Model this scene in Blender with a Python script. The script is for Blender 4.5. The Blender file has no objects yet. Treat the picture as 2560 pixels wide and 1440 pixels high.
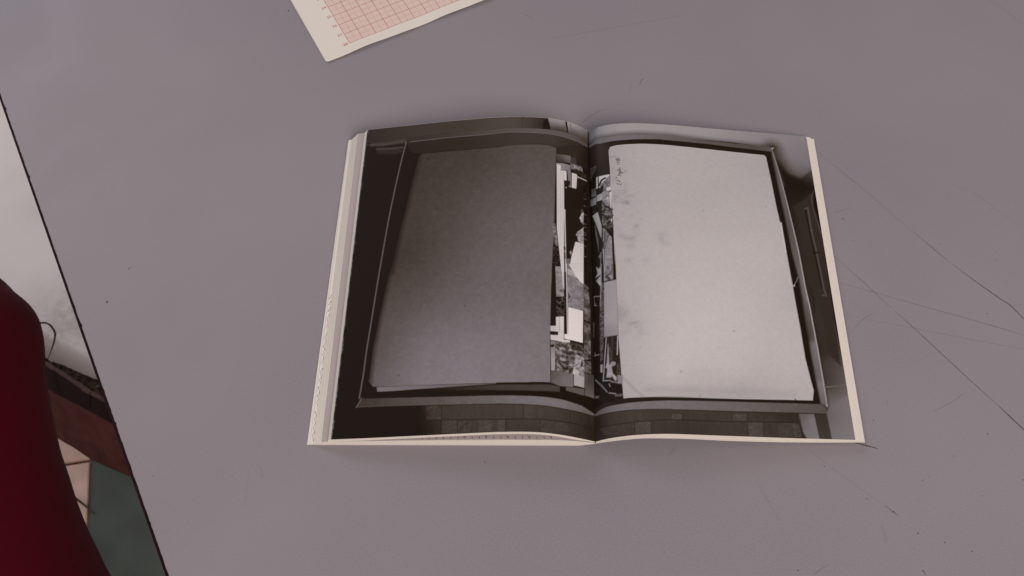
import bpy, bmesh, math, random
import numpy as np
from mathutils import Vector, Matrix, noise

# ------------------------------------------------------------------ camera, world, lamps, exposure
TZ = 0.74                      # height of the table top above the tiled floor (metres)
scene = bpy.context.scene
COL = scene.collection

def look_camera():
    f, pitch, roll, h = 2468.88, 1.0556869, -0.0449594, 0.514731
    cd = bpy.data.cameras.new('camera'); cam = bpy.data.objects.new('camera', cd); COL.objects.link(cam)
    cd.sensor_width = 36.0; cd.lens = f / 2560 * 36.0
    cd.clip_start = 0.01; cd.clip_end = 50
    fw = Vector((0, math.cos(pitch), -math.sin(pitch))); r = Vector((1, 0, 0)); u = Vector((0, math.sin(pitch), math.cos(pitch)))
    r2 = r * math.cos(roll) + u * math.sin(roll); u2 = -r * math.sin(roll) + u * math.cos(roll)
    m = Matrix((r2, u2, -fw)).transposed().to_4x4(); m.translation = Vector((0, 0, h + TZ))
    cam.matrix_world = m
    cd.dof.use_dof = True; cd.dof.focus_distance = 0.575; cd.dof.aperture_fstop = 26.0
    scene.camera = cam
look_camera()

world = bpy.data.worlds.new('World'); scene.world = world; world.use_nodes = True
bg = world.node_tree.nodes['Background']
bg.inputs['Color'].default_value = (1.0, 0.945, 0.965, 1); bg.inputs['Strength'].default_value = 0.26

def area_lamp(name, loc, target, size, sizey, watts, color):
    ld = bpy.data.lights.new(name, 'AREA'); ld.shape = 'RECTANGLE'; ld.size = size; ld.size_y = sizey
    ld.energy = watts; ld.color = color
    o = bpy.data.objects.new(name, ld); COL.objects.link(o)
    o.location = Vector(loc) + Vector((0, 0, TZ))
    o.rotation_euler = (Vector(target) - Vector(loc)).to_track_quat('-Z', 'Y').to_euler()
    return o
# two windows of the room: one far off to the front right, one behind on the left
area_lamp('window_light_front', (1.3, -2.1, 2.2), (0.05, 0.3, 0), 1.9, 1.5, 95, (1.0, 0.93, 0.89))
area_lamp('window_light_back', (-2.2, 2.4, 1.7), (-0.4, 0.6, -0.5), 1.6, 1.6, 44, (0.84, 0.90, 1.0))

vs = scene.view_settings
vs.view_transform = 'Standard'; vs.look = 'None'; vs.exposure = 0.0; vs.gamma = 1.0; vs.use_curve_mapping = False

# ------------------------------------------------------------------ helpers
def lin(c):
    c = np.asarray(c, float) / 255.0
    return np.where(c <= 0.04045, c / 12.92, ((c + 0.055) / 1.055) ** 2.4)

def thing(name, label=None, cat=None, loc=(0, 0, 0), group=None, kind=None):
    o = bpy.data.objects.new(name, None); COL.objects.link(o); o.empty_display_size = 0.02
    o.location = (loc[0], loc[1], loc[2] + TZ)
    tag(o, label, cat, group, kind); return o

def tag(o, label=None, cat=None, group=None, kind=None):
    if label: o['label'] = label
    if cat: o['category'] = cat
    if group: o['group'] = group
    if kind: o['kind'] = kind
    return o

def base_of(parent):
    b = Vector((0, 0, TZ)); p = parent
    off = Vector((0, 0, 0))
    while p is not None:
        off += p.location; p = p.parent
    return off - b          # in table-top coordinates

def obj(name, verts, faces, mat, parent=None, smooth=True, loc=None):
    """one mesh object; verts in metres, z measured from the table top"""
    me = bpy.data.meshes.new(name)
    org = base_of(parent) if parent else Vector(loc or (0, 0, 0))
    v = np.asarray(verts, np.float32).reshape(-1, 3) - np.array(org, np.float32)
    if isinstance(faces, np.ndarray) and faces.ndim == 2:
        n, k = faces.shape
        me.vertices.add(len(v)); me.vertices.foreach_set('co', v.ravel())
        me.loops.add(n * k); me.loops.foreach_set('vertex_index', faces.ravel().astype(np.int32))
        me.polygons.add(n); me.polygons.foreach_set('loop_start', np.arange(0, n * k, k, dtype=np.int32))
        try: me.polygons.foreach_set('loop_total', np.full(n, k, np.int32))
        except Exception: pass
        me.update(calc_edges=True); me.validate()
    else:
        me.from_pydata(v.tolist(), [], faces)
    me.polygons.foreach_set('use_smooth', [smooth] * len(me.polygons)); me.update()
    if mat: me.materials.append(mat)
    o = bpy.data.objects.new(name, me); COL.objects.link(o)
    if parent: o.parent = parent
    else: o.location = Vector(org) + Vector((0, 0, TZ))
    return o

def grid_faces(nu, nv):
    i = np.arange(nv - 1)[:, None] * nu + np.arange(nu - 1)[None, :]
    return np.stack([i, i + 1, i + nu + 1, i + nu], -1).reshape(-1, 4)

def box(x0, x1, y0, y1, z0, z1):
    v = [(x, y, z) for z in (z0, z1) for y in (y0, y1) for x in (x0, x1)]
    f = [(0, 2, 3, 1), (4, 5, 7, 6), (0, 1, 5, 4), (2, 6, 7, 3), (0, 4, 6, 2), (1, 3, 7, 5)]
    return v, f

def prism(poly, z0, z1):
    n = len(poly)
    v = [(x, y, z0) for x, y in poly] + [(x, y, z1) for x, y in poly]
    f = [tuple(range(n))[::-1], tuple(range(n, 2 * n))] + [(i, (i + 1) % n, n + (i + 1) % n, n + i) for i in range(n)]
    return v, f

def tube(pts, rad, seg=8):
    P = [Vector(p) for p in pts]; v = []; f = []
    n = len(P)
    for i, p in enumerate(P):
        t = (P[min(i + 1, n - 1)] - P[max(i - 1, 0)]).normalized()
        a = t.cross(Vector((0, 0, 1)))
        if a.length < 1e-4: a = t.cross(Vector((0, 1, 0)))
        a.normalize(); b = t.cross(a)
        r = rad[i] if isinstance(rad, (list, tuple)) else rad
        for k in range(seg):
            q = p + (a * math.cos(2 * math.pi * k / seg) + b * math.sin(2 * math.pi * k / seg)) * r
            v.append(tuple(q))
    for i in range(n - 1):
        for k in range(seg):
            f.append((i * seg + k, i * seg + (k + 1) % seg, (i + 1) * seg + (k + 1) % seg, (i + 1) * seg + k))
    f.append(tuple(range(seg))[::-1]); f.append(tuple((n - 1) * seg + k for k in range(seg)))
    return v, f

def smooth_path(pts, sub=6):
    P = [np.array(p, float) for p in pts]; out = []
    for i in range(len(P) - 1):
        p0 = P[max(i - 1, 0)]; p1 = P[i]; p2 = P[i + 1]; p3 = P[min(i + 2, len(P) - 1)]
        for k in range(sub):
            t = k / sub
            out.append(0.5 * ((2 * p1) + (-p0 + p2) * t + (2 * p0 - 5 * p1 + 4 * p2 - p3) * t * t + (-p0 + 3 * p1 - 3 * p2 + p3) * t ** 3))
    out.append(P[-1]); return out

# ------------------------------------------------------------------ materials
def material(name, rgb, rough=0.6, spec=0.4, noise_amt=0.0, noise_scale=200.0, bump=0.0, bump_scale=400.0, tint=None, tint_scale=6.0, tint_amt=0.0, detail=4.0):
    m = bpy.data.materials.new(name); m.use_nodes = True
    nt = m.node_tree; b = nt.nodes['Principled BSDF']
    b.inputs['Roughness'].default_value = rough; b.inputs['Specular IOR Level'].default_value = spec
    col = tuple(lin(rgb)) + (1,)
    tc = nt.nodes.new('ShaderNodeTexCoord')
    last = None
    rgbn = nt.nodes.new('ShaderNodeRGB'); rgbn.outputs[0].default_value = col; last = rgbn.outputs[0]
    def mixer(fac, c2):
        nonlocal last
        mx = nt.nodes.new('ShaderNodeMix'); mx.data_type = 'RGBA'
        nt.links.new(fac, mx.inputs[0]); nt.links.new(last, mx.inputs[6]); mx.inputs[7].default_value = c2
        last = mx.outputs[2]
    def noise_fac(scale, amt, detail=4.0):
        n = nt.nodes.new('ShaderNodeTexNoise'); n.inputs['Scale'].default_value = scale; n.inputs['Detail'].default_value = detail
        nt.links.new(tc.outputs['Object'], n.inputs['Vector'])
        r = nt.nodes.new('ShaderNodeMapRange'); r.inputs[1].default_value = 0.35; r.inputs[2].default_value = 0.65
        r.inputs[3].default_value = 0; r.inputs[4].default_value = amt
        nt.links.new(n.outputs['Fac'], r.inputs[0]); return r.outputs[0]
    if noise_amt:
        mixer(noise_fac(noise_scale, 1.0, detail), tuple(c * (1 - noise_amt) for c in col[:3]) + (1,))
    if tint is not None:
        mixer(noise_fac(tint_scale, tint_amt), tuple(lin(tint)) + (1,))
    nt.links.new(last, b.inputs['Base Color'])
    if bump:
        n = nt.nodes.new('ShaderNodeTexNoise'); n.inputs['Scale'].default_value = bump_scale; n.inputs['Detail'].default_value = 3
        nt.links.new(tc.outputs['Object'], n.inputs['Vector'])
        bp = nt.nodes.new('ShaderNodeBump'); bp.inputs['Strength'].default_value = bump; bp.inputs['Distance'].default_value = 0.002
        nt.links.new(n.outputs['Fac'], bp.inputs['Height']); nt.links.new(bp.outputs[0], b.inputs['Normal'])
    return m

M = {}
M['table'] = material('grey_linoleum', (140, 132, 137), 0.55, 0.30, 0.13, 1100, 0.02, 1500, tint=(148, 137, 139), tint_scale=4, tint_amt=0.6)
def uneven_sheen(m, lo, hi, scale):
    nt = m.node_tree; b = nt.nodes['Principled BSDF']; tc = nt.nodes.new('ShaderNodeTexCoord'); n = nt.nodes.new('ShaderNodeTexNoise')
    n.inputs['Scale'].default_value = scale; n.inputs['Detail'].default_value = 5; n.inputs['Distortion'].default_value = 1.5
    nt.links.new(tc.outputs['Object'], n.inputs['Vector']); r = nt.nodes.new('ShaderNodeMapRange'); r.inputs[1].default_value = 0.35; r.inputs[2].default_value = 0.65
    r.inputs[3].default_value = lo; r.inputs[4].default_value = hi; nt.links.new(n.outputs['Fac'], r.inputs[0]); nt.links.new(r.outputs[0], b.inputs['Roughness'])
uneven_sheen(M['table'], 0.50, 0.60, 9)
M['edge'] = material('dark_table_edge', (38, 12, 16), 0.7, 0.1, 0.5, 300)
M['paper'] = material('cream_paper', (226, 217, 206), 0.8, 0.2, 0.04, 700)
M['paper_edge'] = material('page_edge_paper', (227, 217, 205), 0.85, 0.15, 0.05, 900)
M['paper_shade'] = material('grey_printed_shaded_page', (174, 160, 158), 0.8, 0.2, 0.05, 700)  # grey print of the second leaf, with the top bundle's shade coloured in
M['cover'] = material('white_card_cover', (224, 213, 208), 0.7, 0.3, 0.04, 500)
M['ink'] = material('black_ink', (46, 38, 36), 0.7, 0.2)
M['red_ink'] = material('red_grid_ink', (196, 92, 74), 0.8, 0.2)
M['scratch0'] = material('deep_scratch', (76, 64, 58), 0.8, 0.1)
M['scratch1'] = material('thin_scratch', (84, 70, 66), 0.8, 0.1)
M['scratch2'] = material('hairline_scratch', (98, 84, 80), 0.8, 0.1)
M['scratch3'] = material('faint_scratch', (122, 112, 114), 0.8, 0.1)
M['speck'] = material('brown_dirt_speck', (84, 66, 56), 0.9, 0.1, 0.4, 900)
M['red'] = material('dark_red_plastic', (78, 8, 21), 0.6, 0.06, 0.08, 300)
M['red_rim'] = material('red_rim_highlight', (150, 90, 96), 0.6, 0.3)  # pale pink stands in for light caught by the shell edge
M['steel'] = material('grey_steel_tube', (120, 116, 114), 0.35, 0.5)
M['terracotta'] = material('worn_brown_terracotta', (94, 50, 46), 0.75, 0.2, 0.45, 9, 0.3, 120, tint=(140, 92, 82), tint_scale=60, tint_amt=0.18)
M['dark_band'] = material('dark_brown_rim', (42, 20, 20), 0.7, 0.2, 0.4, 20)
M['rim_light'] = material('lit_brown_rim', (100, 76, 68), 0.8, 0.2, 0.3, 60)  # paler brown paints the lit top edge of the planter rim
M['soil'] = material('dry_brown_soil', (72, 54, 44), 0.95, 0.1, 0.6, 160, 0.6, 300)
M['slab'] = material('whitewashed_floor', (212, 192, 181), 0.36, 0.45, 0.02, 30, 0.22, 40, tint=(190, 174, 166), tint_scale=5, tint_amt=0.2)
M['tile_beige'] = material('beige_pink_tile', (228, 190, 172), 0.55, 0.3, 0.25, 30, 0.15, 60, tint=(196, 152, 132), tint_scale=22, tint_amt=0.5)
M['tile_green'] = material('dark_green_tile', (80, 84, 76), 0.5, 0.2, 0.15, 22, 0.1, 60, tint=(64, 62, 54), tint_scale=16, tint_amt=0.3)
M['grout'] = material('brown_grout', (128, 104, 96), 0.9, 0.1, 0.3, 90)
M['stem'] = material('dry_brown_stem', (92, 78, 60), 0.8, 0.2, 0.3, 120)
M['leaf'] = material('dark_green_leaf', (44, 52, 44), 0.6, 0.3)

def stain(m, centre, radius, rgb, scale):
    nt = m.node_tree; b = nt.nodes['Principled BSDF']; src = b.inputs['Base Color'].links[0].from_socket
    tc = nt.nodes.new('ShaderNodeTexCoord'); d = nt.nodes.new('ShaderNodeVectorMath'); d.operation = 'DISTANCE'
    nt.links.new(tc.outputs['Object'], d.inputs[0]); d.inputs[1].default_value = centre
    r = nt.nodes.new('ShaderNodeMapRange'); r.inputs[1].default_value = radius; r.inputs[2].default_value = radius * 0.2; r.inputs[3].default_value = -0.35; r.inputs[4].default_value = 0.25
    nt.links.new(d.outputs['Value'], r.inputs[0])
    n = nt.nodes.new('ShaderNodeTexNoise'); n.inputs['Scale'].default_value = scale; n.inputs['Detail'].default_value = 6; nt.links.new(tc.outputs['Object'], n.inputs['Vector'])
    ad = nt.nodes.new('ShaderNodeMath'); ad.operation = 'ADD'; nt.links.new(r.outputs[0], ad.inputs[0]); nt.links.new(n.outputs['Fac'], ad.inputs[1])
    r2 = nt.nodes.new('ShaderNodeMapRange'); r2.inputs[1].default_value = 0.42; r2.inputs[2].default_value = 0.85; r2.inputs[4].default_value = 0.55; nt.links.new(ad.outputs[0], r2.inputs[0])
    mx = nt.nodes.new('ShaderNodeMix'); mx.data_type = 'RGBA'; nt.links.new(r2.outputs[0], mx.inputs[0]); nt.links.new(src, mx.inputs[6]); mx.inputs[7].default_value = tuple(lin(rgb)) + (1,)
    nt.links.new(mx.outputs[2], b.inputs['Base Color'])
stain(M['slab'], (-0.625, 0.672, -0.705), 0.075, (150, 124, 112), 110)

def print_material():
    m = bpy.data.materials.new('printed_photograph'); m.use_nodes = True
    nt = m.node_tree; b = nt.nodes['Principled BSDF']
    a = nt.nodes.new('ShaderNodeAttribute'); a.attribute_name = 'ink'
    tc = nt.nodes.new('ShaderNodeTexCoord'); n = nt.nodes.new('ShaderNodeTexNoise')
    n.inputs['Scale'].default_value = 1500; n.inputs['Detail'].default_value = 2
    nt.links.new(tc.outputs['Object'], n.inputs['Vector'])
    r = nt.nodes.new('ShaderNodeMapRange'); r.inputs[1].default_value = 0.3; r.inputs[2].default_value = 0.7
    r.inputs[3].default_value = 0.95; r.inputs[4].default_value = 1.05
    nt.links.new(n.outputs['Fac'], r.inputs[0])
    mx = nt.nodes.new('ShaderNodeVectorMath'); mx.operation = 'SCALE'
    nt.links.new(a.outputs['Color'], mx.inputs[0]); nt.links.new(r.outputs[0], mx.inputs['Scale'])
    nt.links.new(mx.outputs[0], b.inputs['Base Color'])
    b.inputs['Roughness'].default_value = 0.5; b.inputs['Specular IOR Level'].default_value = 0.06
    return m
M['print'] = print_material()

def graph_material():
    m = bpy.data.materials.new('millimetre_grid_paper'); m.use_nodes = True
    nt = m.node_tree; b = nt.nodes['Principled BSDF']; N = nt.nodes; Lk = nt.links
    uv = N.new('ShaderNodeUVMap'); uv.uv_map = 'centimetres'
    sp = N.new('ShaderNodeSeparateXYZ'); Lk.new(uv.outputs[0], sp.inputs[0])
    def math_(op, a, c=None):
        n = N.new('ShaderNodeMath'); n.operation = op
        for i, x in enumerate((a, c)):
            if x is None: continue
            if isinstance(x, (int, float)): n.inputs[i].default_value = x
            else: Lk.new(x, n.inputs[i])
        return n.outputs[0]
    inside = math_('MULTIPLY', math_('GREATER_THAN', sp.outputs[0], -0.015), math_('GREATER_THAN', sp.outputs[1], -0.015))
    inside = math_('MULTIPLY', inside, math_('MULTIPLY', math_('LESS_THAN', sp.outputs[0], 18.015), math_('LESS_THAN', sp.outputs[1], 28.015)))
    def lines(step, width):
        o = None
        for ax in (0, 1):
            t = math_('FRACT', math_('ADD', math_('DIVIDE', sp.outputs[ax], step), 0.5))
            d = math_('MULTIPLY', math_('ABSOLUTE', math_('SUBTRACT', t, 0.5)), step)
            l = math_('LESS_THAN', d, width * 0.5)
            o = l if o is None else math_('MAXIMUM', o, l)
        return math_('MULTIPLY', o, inside)
    paper = N.new('ShaderNodeRGB'); paper.outputs[0].default_value = tuple(lin((223, 213, 202))) + (1,)
    last = paper.outputs[0]
    for step, w, c, a in ((0.1, 0.030, (212, 140, 124), 0.62), (0.5, 0.026, (196, 104, 88), 0.75), (1.0, 0.038, (176, 66, 54), 0.92)):
        f = math_('MULTIPLY', lines(step, w), a)
        mx = N.new('ShaderNodeMix'); mx.data_type = 'RGBA'; Lk.new(f, mx.inputs[0]); Lk.new(last, mx.inputs[6])
        mx.inputs[7].default_value = tuple(lin(c)) + (1,); last = mx.outputs[2]
    Lk.new(last, b.inputs['Base Color']); b.inputs['Roughness'].default_value = 0.85; b.inputs['Specular IOR Level'].default_value = 0.15
    return m
M['graph'] = graph_material()

# ------------------------------------------------------------------ the setting: floor and whitewashed slab
FZ = -TZ
floor = thing('floor', kind='structure', loc=(-0.5, 0.4, FZ))
ft = Vector((0.125, -0.992)).normalized(); fn = Vector((0.992, 0.125))
fo = Vector((-0.575, 0.474))
def fpt(a, s): p = fo + fn * a + ft * s; return (p.x, p.y)
v, f = prism([fpt(-1.5, -0.9), fpt(-1.5, 1.3), fpt(1.6, 1.3), fpt(1.6, -0.9)], FZ - 0.03, FZ - 0.004)
obj('grout_bed', v, f, M['grout'], floor, False)
def tile_at(a0, s0, w, h, mat):
    g = 0.002; bv = 0.0015
    a0 += g; s0 += g; a1 = a0 + w - 2 * g; s1 = s0 + h - 2 * g
    lo = [fpt(a0, s0), fpt(a0, s1), fpt(a1, s1), fpt(a1, s0)]
    hi = [fpt(a0 + bv, s0 + bv), fpt(a0 + bv, s1 - bv), fpt(a1 - bv, s1 - bv), fpt(a1 - bv, s0 + bv)]
    vv = [(x, y, FZ - 0.004) for x, y in lo] + [(x, y, FZ - 0.001) for x, y in lo] + [(x, y, FZ) for x, y in hi]
    ff = [(3, 2, 1, 0)] + [(k * 4 + i, k * 4 + (i + 1) % 4, k * 4 + 4 + (i + 1) % 4, k * 4 + 4 + i) for k in (0, 1) for i in range(4)] + [(8, 9, 10, 11)]
    obj('tile', vv, ff, mat, floor, False)
for i in range(-3, 4):
    for j in range(5):
        tile_at(-0.3 * (j + 1), 0.3 * i, 0.3, 0.3, M['tile_beige'])
    for j in range(4):
        tile_at(0.3 * j, 0.3 * i - 0.028 * 3.0, 0.3, 0.3, M['tile_green'])

# whitewashed slab of floor behind the planter
wd = Vector((0.866, -0.5)); wn = Vector((0.5, 0.866)); w0 = Vector((-0.561, 0.547))
def wpt(a, b): p = w0 + wd * a + wn * b; return (p.x, p.y)
nu, nv = 90, 70
uu, vv_ = np.meshgrid(np.linspace(-1.6, 0.9, nu), np.linspace(0.0, 1.6, nv))
V = []
for a, b_ in zip(uu.ravel(), vv_.ravel()):
    x, y = wpt(a, b_)
    z = -0.705 + 0.006 * noise.noise(Vector((x * 9, y * 9, 0.3))) + 0.003 * noise.noise(Vector((x * 31, y * 31, 4.3)))
    if b_ == 0 or a < -1.599: z = FZ - 0.01
    V.append((x, y, z))
slab = obj('whitewashed_ground', V, grid_faces(nu, nv), M['slab'])
tag(slab, kind='structure')

# ------------------------------------------------------------------ table
TE0 = Vector((-0.3437, 0.459)); TE1 = Vector((-0.1857, 0.1293)); td = (TE1 - TE0).normalized(); tn = Vector((-td.y, td.x))   # tn points to the right, onto the table
if tn.x < 0: tn = -tn
tc_ = (TE0 + TE1) / 2
def tpt(a, b): p = tc_ + td * a + tn * b; return (p.x, p.y)
table = thing('work_table', 'grey linoleum-topped work table with a dark chipped edge, carrying the open book', 'table', (tc_.x + tn.x * 0.5, tc_.y + tn.y * 0.5, FZ))
A0, A1, B1 = -0.75, 0.62, 0.95
v, f = prism([tpt(A0, 0.0011), tpt(A1, 0.0011), tpt(A1, B1), tpt(A0, B1)], -0.0025, 0.0)
obj('linoleum_top', v, f, M['table'], table, False)
v, f = prism([tpt(A0, 0.003), tpt(A1, 0.003), tpt(A1, B1 - 0.003), tpt(A0, B1 - 0.003)], -0.028, -0.0027)
obj('wooden_core', v, f, M['dark_band'], table, False)
# chipped dark edge strip
rng = random.Random(5)
prof = []
n = 700
for i in range(n + 1):
    a = A0 + (A1 - A0) * i / n
    j = 0.0003 * noise.noise(Vector((a * 160, 1, 0))) + 0.0002 * noise.noise(Vector((a * 520, 2, 0)))
    if rng.random() < 0.03: j += rng.uniform(0.0001, 0.0006)
    j = max(j, -0.0003)
    prof.append((a, j))
V = []; F = []
for a, j in prof:
    for b_, z in ((0.0030, -0.0275), (-0.0004, -0.0270), (-0.0004, -0.0008), (-0.0001, 0.0001), (0.0013 + j, 0.00018), (0.0014 + j, -0.0020)):
        x, y = tpt(a, b_); V.append((x, y, z))
for i in range(n):
    for k in range(5): F.append((i * 6 + k, i * 6 + k + 1, (i + 1) * 6 + k + 1, (i + 1) * 6 + k))
obj('edge_strip', V, F, M['edge'], table, False)
for a, b_ in ((-0.66, 0.30), (0.52, 0.30), (-0.66, 0.86), (0.52, 0.86)):
    v, f = prism([tpt(a - 0.02, b_ - 0.02), tpt(a + 0.02, b_ - 0.02), tpt(a + 0.02, b_ + 0.02), tpt(a - 0.02, b_ + 0.02)], FZ, -0.0285)
    obj('leg', v, f, M['steel'], table, False)

SCRATCHES = [([(200.6,381.6),(212.1,366.6),(224.1,350.6),(235.5,334.1),(246.8,318.7)],0.16,2),([(246.8,318.7),(257.8,303.3),(265.1,293.8)],0.3,1),([(265.1,293.8),(276.1,280.7),(287.0,268.7),(291.4,264.1),(296.3,255.2),(302.9,243.0)],0.5,0),([(195.9,303.4),(204.5,291.1),(214.1,277.5),(224.1,263.3)],0.22,2),([(224.1,263.3),(231.2,253.4),(246.2,231.5),(259.1,212.8),(266.1,203.1)],0.34,1),([(266.3,203.0),(271.0,195.8),(276.2,188.1),(282.4,178.5)],0.55,0),([(195.0,284.9),(214.0,277.3),(246.1,264.3),(269.1,255.2),(293.3,245.0),(310.6,238.0)],0.2,2),([(193.9,262.9),(221.4,255.5),(257.1,245.3),(290.7,236.1),(308.6,231.4)],0.14,3),([(195.3,252.4),(200.1,256.5),(204.7,260.5),(211.2,264.5)],0.2,3),([(180.0,185.9),(188.8,182.9),(191.9,181.9),(194.9,180.7)],0.6,0),([(155.4,183.6),(164.3,174.7),(180.5,159.3),(191.8,149.0)],0.14,3),([(191.1,149.6),(195.0,145.8),(197.4,143.6)],0.3,1),([(201.6,334.8),(208.0,336.5),(213.3,338.0)],0.16,3),([(207.6,313.8),(210.7,313.6)],0.2,2),([(229.1,200.3),(240.5,205.5),(251.2,211.4)],0.14,3),([(147.4,115.3),(151.7,117.8),(156.8,120.2)],0.2,3),([(203.3,115.1),(203.6,113.6),(204.1,112.1)],0.35,1),([(233.9,175.4),(235.2,174.3)],0.4,1),([(214.1,161.8),(215.3,162.2)],0.5,1),([(187.2,139.1),(187.9,135.2),(188.0,130.4)],0.14,3),([(48.0,411.6),(50.9,413.8),(56.3,418.9),(62.8,423.0),(69.6,425.3)],0.16,2),([(83.8,437.9),(87.0,443.7)],0.2,2),([(91.9,443.8),(93.6,447.5),(95.3,449.9)],0.25,1),([(15.9,514.8),(20.0,512.2),(24.1,508.1)],0.25,3),([(35.7,489.9),(69.7,495.8),(109.8,502.9),(130.0,506.2)],0.14,3),([(345.3,507.7),(355.9,495.4),(363.4,482.8)],0.14,3),([(85.8,188.2),(83.2,184.2),(80.2,181.6)],0.18,3),([(125.8,166.8),(129.9,156.3),(135.1,143.7)],0.14,3),([(-144.3,188.0),(-141.4,185.2),(-140.4,181.0),(-143.9,183.5)],0.14,3),([(-147.9,183.6),(-148.2,163.6)],0.12,3),([(206.8,382.1),(221.7,364.7)],0.12,3),([(277.1,352.3),(290.3,345.5),(303.4,329.7),(314.6,317.3)],0.12,3),([(164.2,196.6),(167.6,189.4)],0.12,3)]
SPECKS = [(-150.9,527.8,0.62),(-154.1,528.0,0.31),(-101.7,459.0,0.31),(-233.6,317.0,0.44),(-232.6,318.1,0.31),(-243.2,294.3,0.69),(-233.9,293.5,0.25),(-149.1,273.8,0.38),(206.2,329.9,0.5),(261.0,308.9,0.31),(291.0,296.0,0.38),(276.2,259.9,0.38),(196.1,197.2,0.31),(164.0,172.2,0.38),(183.1,153.4,0.38),(195.4,145.9,0.44),(256.1,186.4,0.5),(218.6,163.8,0.25),(205.3,134.0,0.38),(217.9,128.6,0.4),(230.6,123.3,0.38),(-19.1,183.3,0.38),(203.3,114.7,0.5),(120.7,475.9,0.25),(-183.8,466.3,0.25),(-156.8,181.8,0.25),(-199.8,183.8,0.31),(267.7,159.8,0.38),(5.2,152.2,0.2),(-177.7,156.3,0.25),(-141.4,321.3,0.2),(201.6,126.0,0.19),(237.0,360.1,0.19),(172.2,444.0,0.19),(243.6,152.1,0.25),(-250.4,261.3,0.25),(-254.1,380.6,0.28),(-186.0,347.1,0.19),(139.9,117.7,0.38),(72.6,130.2,0.2),(205.8,207.0,0.25),(-206.0,221.6,0.2)]

def ribbon(pts, w, z=0.00006):
    P = smooth_path([(x / 1000, y / 1000) for x, y in pts], 8) if len(pts) > 2 else [np.array(p) / 1000 for p in pts]
    V = []; F = []
    n = len(P)
    for i, p in enumerate(P):
        t = P[min(i + 1, n - 1)] - P[max(i - 1, 0)]; t = t / (np.linalg.norm(t) + 1e-9)
        nn = np.array([-t[1], t[0]])
        e = 0.35 + 0.65 * min(1, 3.0 * min(i, n - 1 - i) / max(n - 1, 1))
        ww = w / 2000 * e * (1 + 0.5 * noise.noise(Vector((p[0] * 900, p[1] * 900, 3))))
        jj = 0.00012 * noise.noise(Vector((p[0] * 300, p[1] * 300, 7)))
        V += [(*(p + nn * (ww + jj)), z), (*(p - nn * (ww - jj)), z)]
    for i in range(n - 1): F.append((2 * i, 2 * i + 1, 2 * i + 3, 2 * i + 2))
    return V, F
for pts, w, c in SCRATCHES:
    v, f = ribbon(pts, w)
    o = obj('scratch', v, f, M['scratch%d' % c], table, False)
# specks of dirt lying on the table: uncountable dust, one mass
rng = random.Random(11)
V = []; F = []
def speck(x, y, r, V, F):
    n = 7; b0 = len(V); ph = rng.uniform(0, 6); el = rng.uniform(0.5, 1.0)
    for k in range(n):
        a = 2 * math.pi * k / n; rr = r * rng.uniform(0.6, 1.15)
        px, py = rr * math.cos(a), rr * el * math.sin(a)
        V.append((x + px * math.cos(ph) - py * math.sin(ph), y + px * math.sin(ph) + py * math.cos(ph), 0.00004))
    V.append((x, y, r * 0.6))
    for k in range(n): F.append((b0 + k, b0 + (k + 1) % n, b0 + n))
for x, y, r in SPECKS: speck(x / 1000, y / 1000, r / 1000 * 1.05, V, F)
for _ in range(30):
    a, b_ = rng.uniform(-0.45, 0.3), rng.uniform(0.02, 0.65)
    x, y = tpt(a, b_); speck(x, y, rng.uniform(0.00006, 0.00016), V, F)
dust = obj('dust_specks', V, F, M['speck'], None, False)
tag(dust, 'scattered brown dirt specks on the grey table top', 'dirt', kind='stuff')
# ------------------------------------------------------------------ graph paper sheet
GP0 = Vector((-0.105617, 0.493049)); GTH = math.radians(25.429)
gx = Vector((math.cos(GTH), math.sin(GTH))); gy = Vector((-math.sin(GTH), math.cos(GTH)))
sheet = thing('graph_paper', 'cream sheet of red millimetre graph paper with numbered margin lying behind the book', 'paper', (GP0.x, GP0.y, 0))
def gz(x, y):          # mm -> mm height: the lower edge lifts in gentle waves
    e = math.exp(-max(y + 8.4, 0) / 16)
    c = math.exp(-max(x + 21.2, 0) / 14)
    return 0.35 + e * (0.75 + 0.45 * math.sin(x / 13.0 + 0.6) + 0.2 * math.sin(x / 5.0)) * (1 - 0.55 * c) + 0.35 * c + 0.25 * math.sin((x + y) / 40) ** 2
def gpt(x, y, dz=0.0):
    p = GP0 + gx * (x / 1000) + gy * (y / 1000); return (p.x, p.y, (gz(x, y) + dz) / 1000)
xs = np.concatenate([np.linspace(-21.2, 120, 95), np.linspace(125, 190, 14)]); ys = np.concatenate([np.linspace(-8.3, 20, 30), np.linspace(23, 300, 40)])
V = []; UV = []
for j, y in enumerate(ys):
    for i, x in enumerate(xs):
        yy = y - 0.6 * max(0, 1 - j / 6) * (x / 100) + (0.25 * math.sin(x / 9) if j == 0 else 0)
        xx = x
        if i == 0 and j == 0: xx, yy = x + 1.0, yy + 0.2
        V.append(gpt(xx, yy)); UV.append((xx / 10, yy / 10))
nt_ = len(V)
V2 = V + [(a, b_, c - 0.00014) for a, b_, c in V]
nu, nv = len(xs), len(ys)
top = grid_faces(nu, nv); F = top.tolist() + (top[:, ::-1] + nt_).tolist()
ring = list(range(nu)) + [j * nu + nu - 1 for j in range(1, nv)] + [(nv - 1) * nu + i for i in range(nu - 2, -1, -1)] + [j * nu for j in range(nv - 2, 0, -1)]
for k in range(len(ring)):
    a, b_ = ring[k], ring[(k + 1) % len(ring)]; F.append((a, a + nt_, b_ + nt_, b_))
gs = obj('grid_sheet', V2, F, M['graph'], sheet)
uvl = gs.data.uv_layers.new(name='centimetres'); UV2 = UV + UV
for lp in gs.data.loops: uvl.data[lp.index].uv = UV2[lp.vertex_index]
dg = bpy.context.evaluated_depsgraph_get
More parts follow.
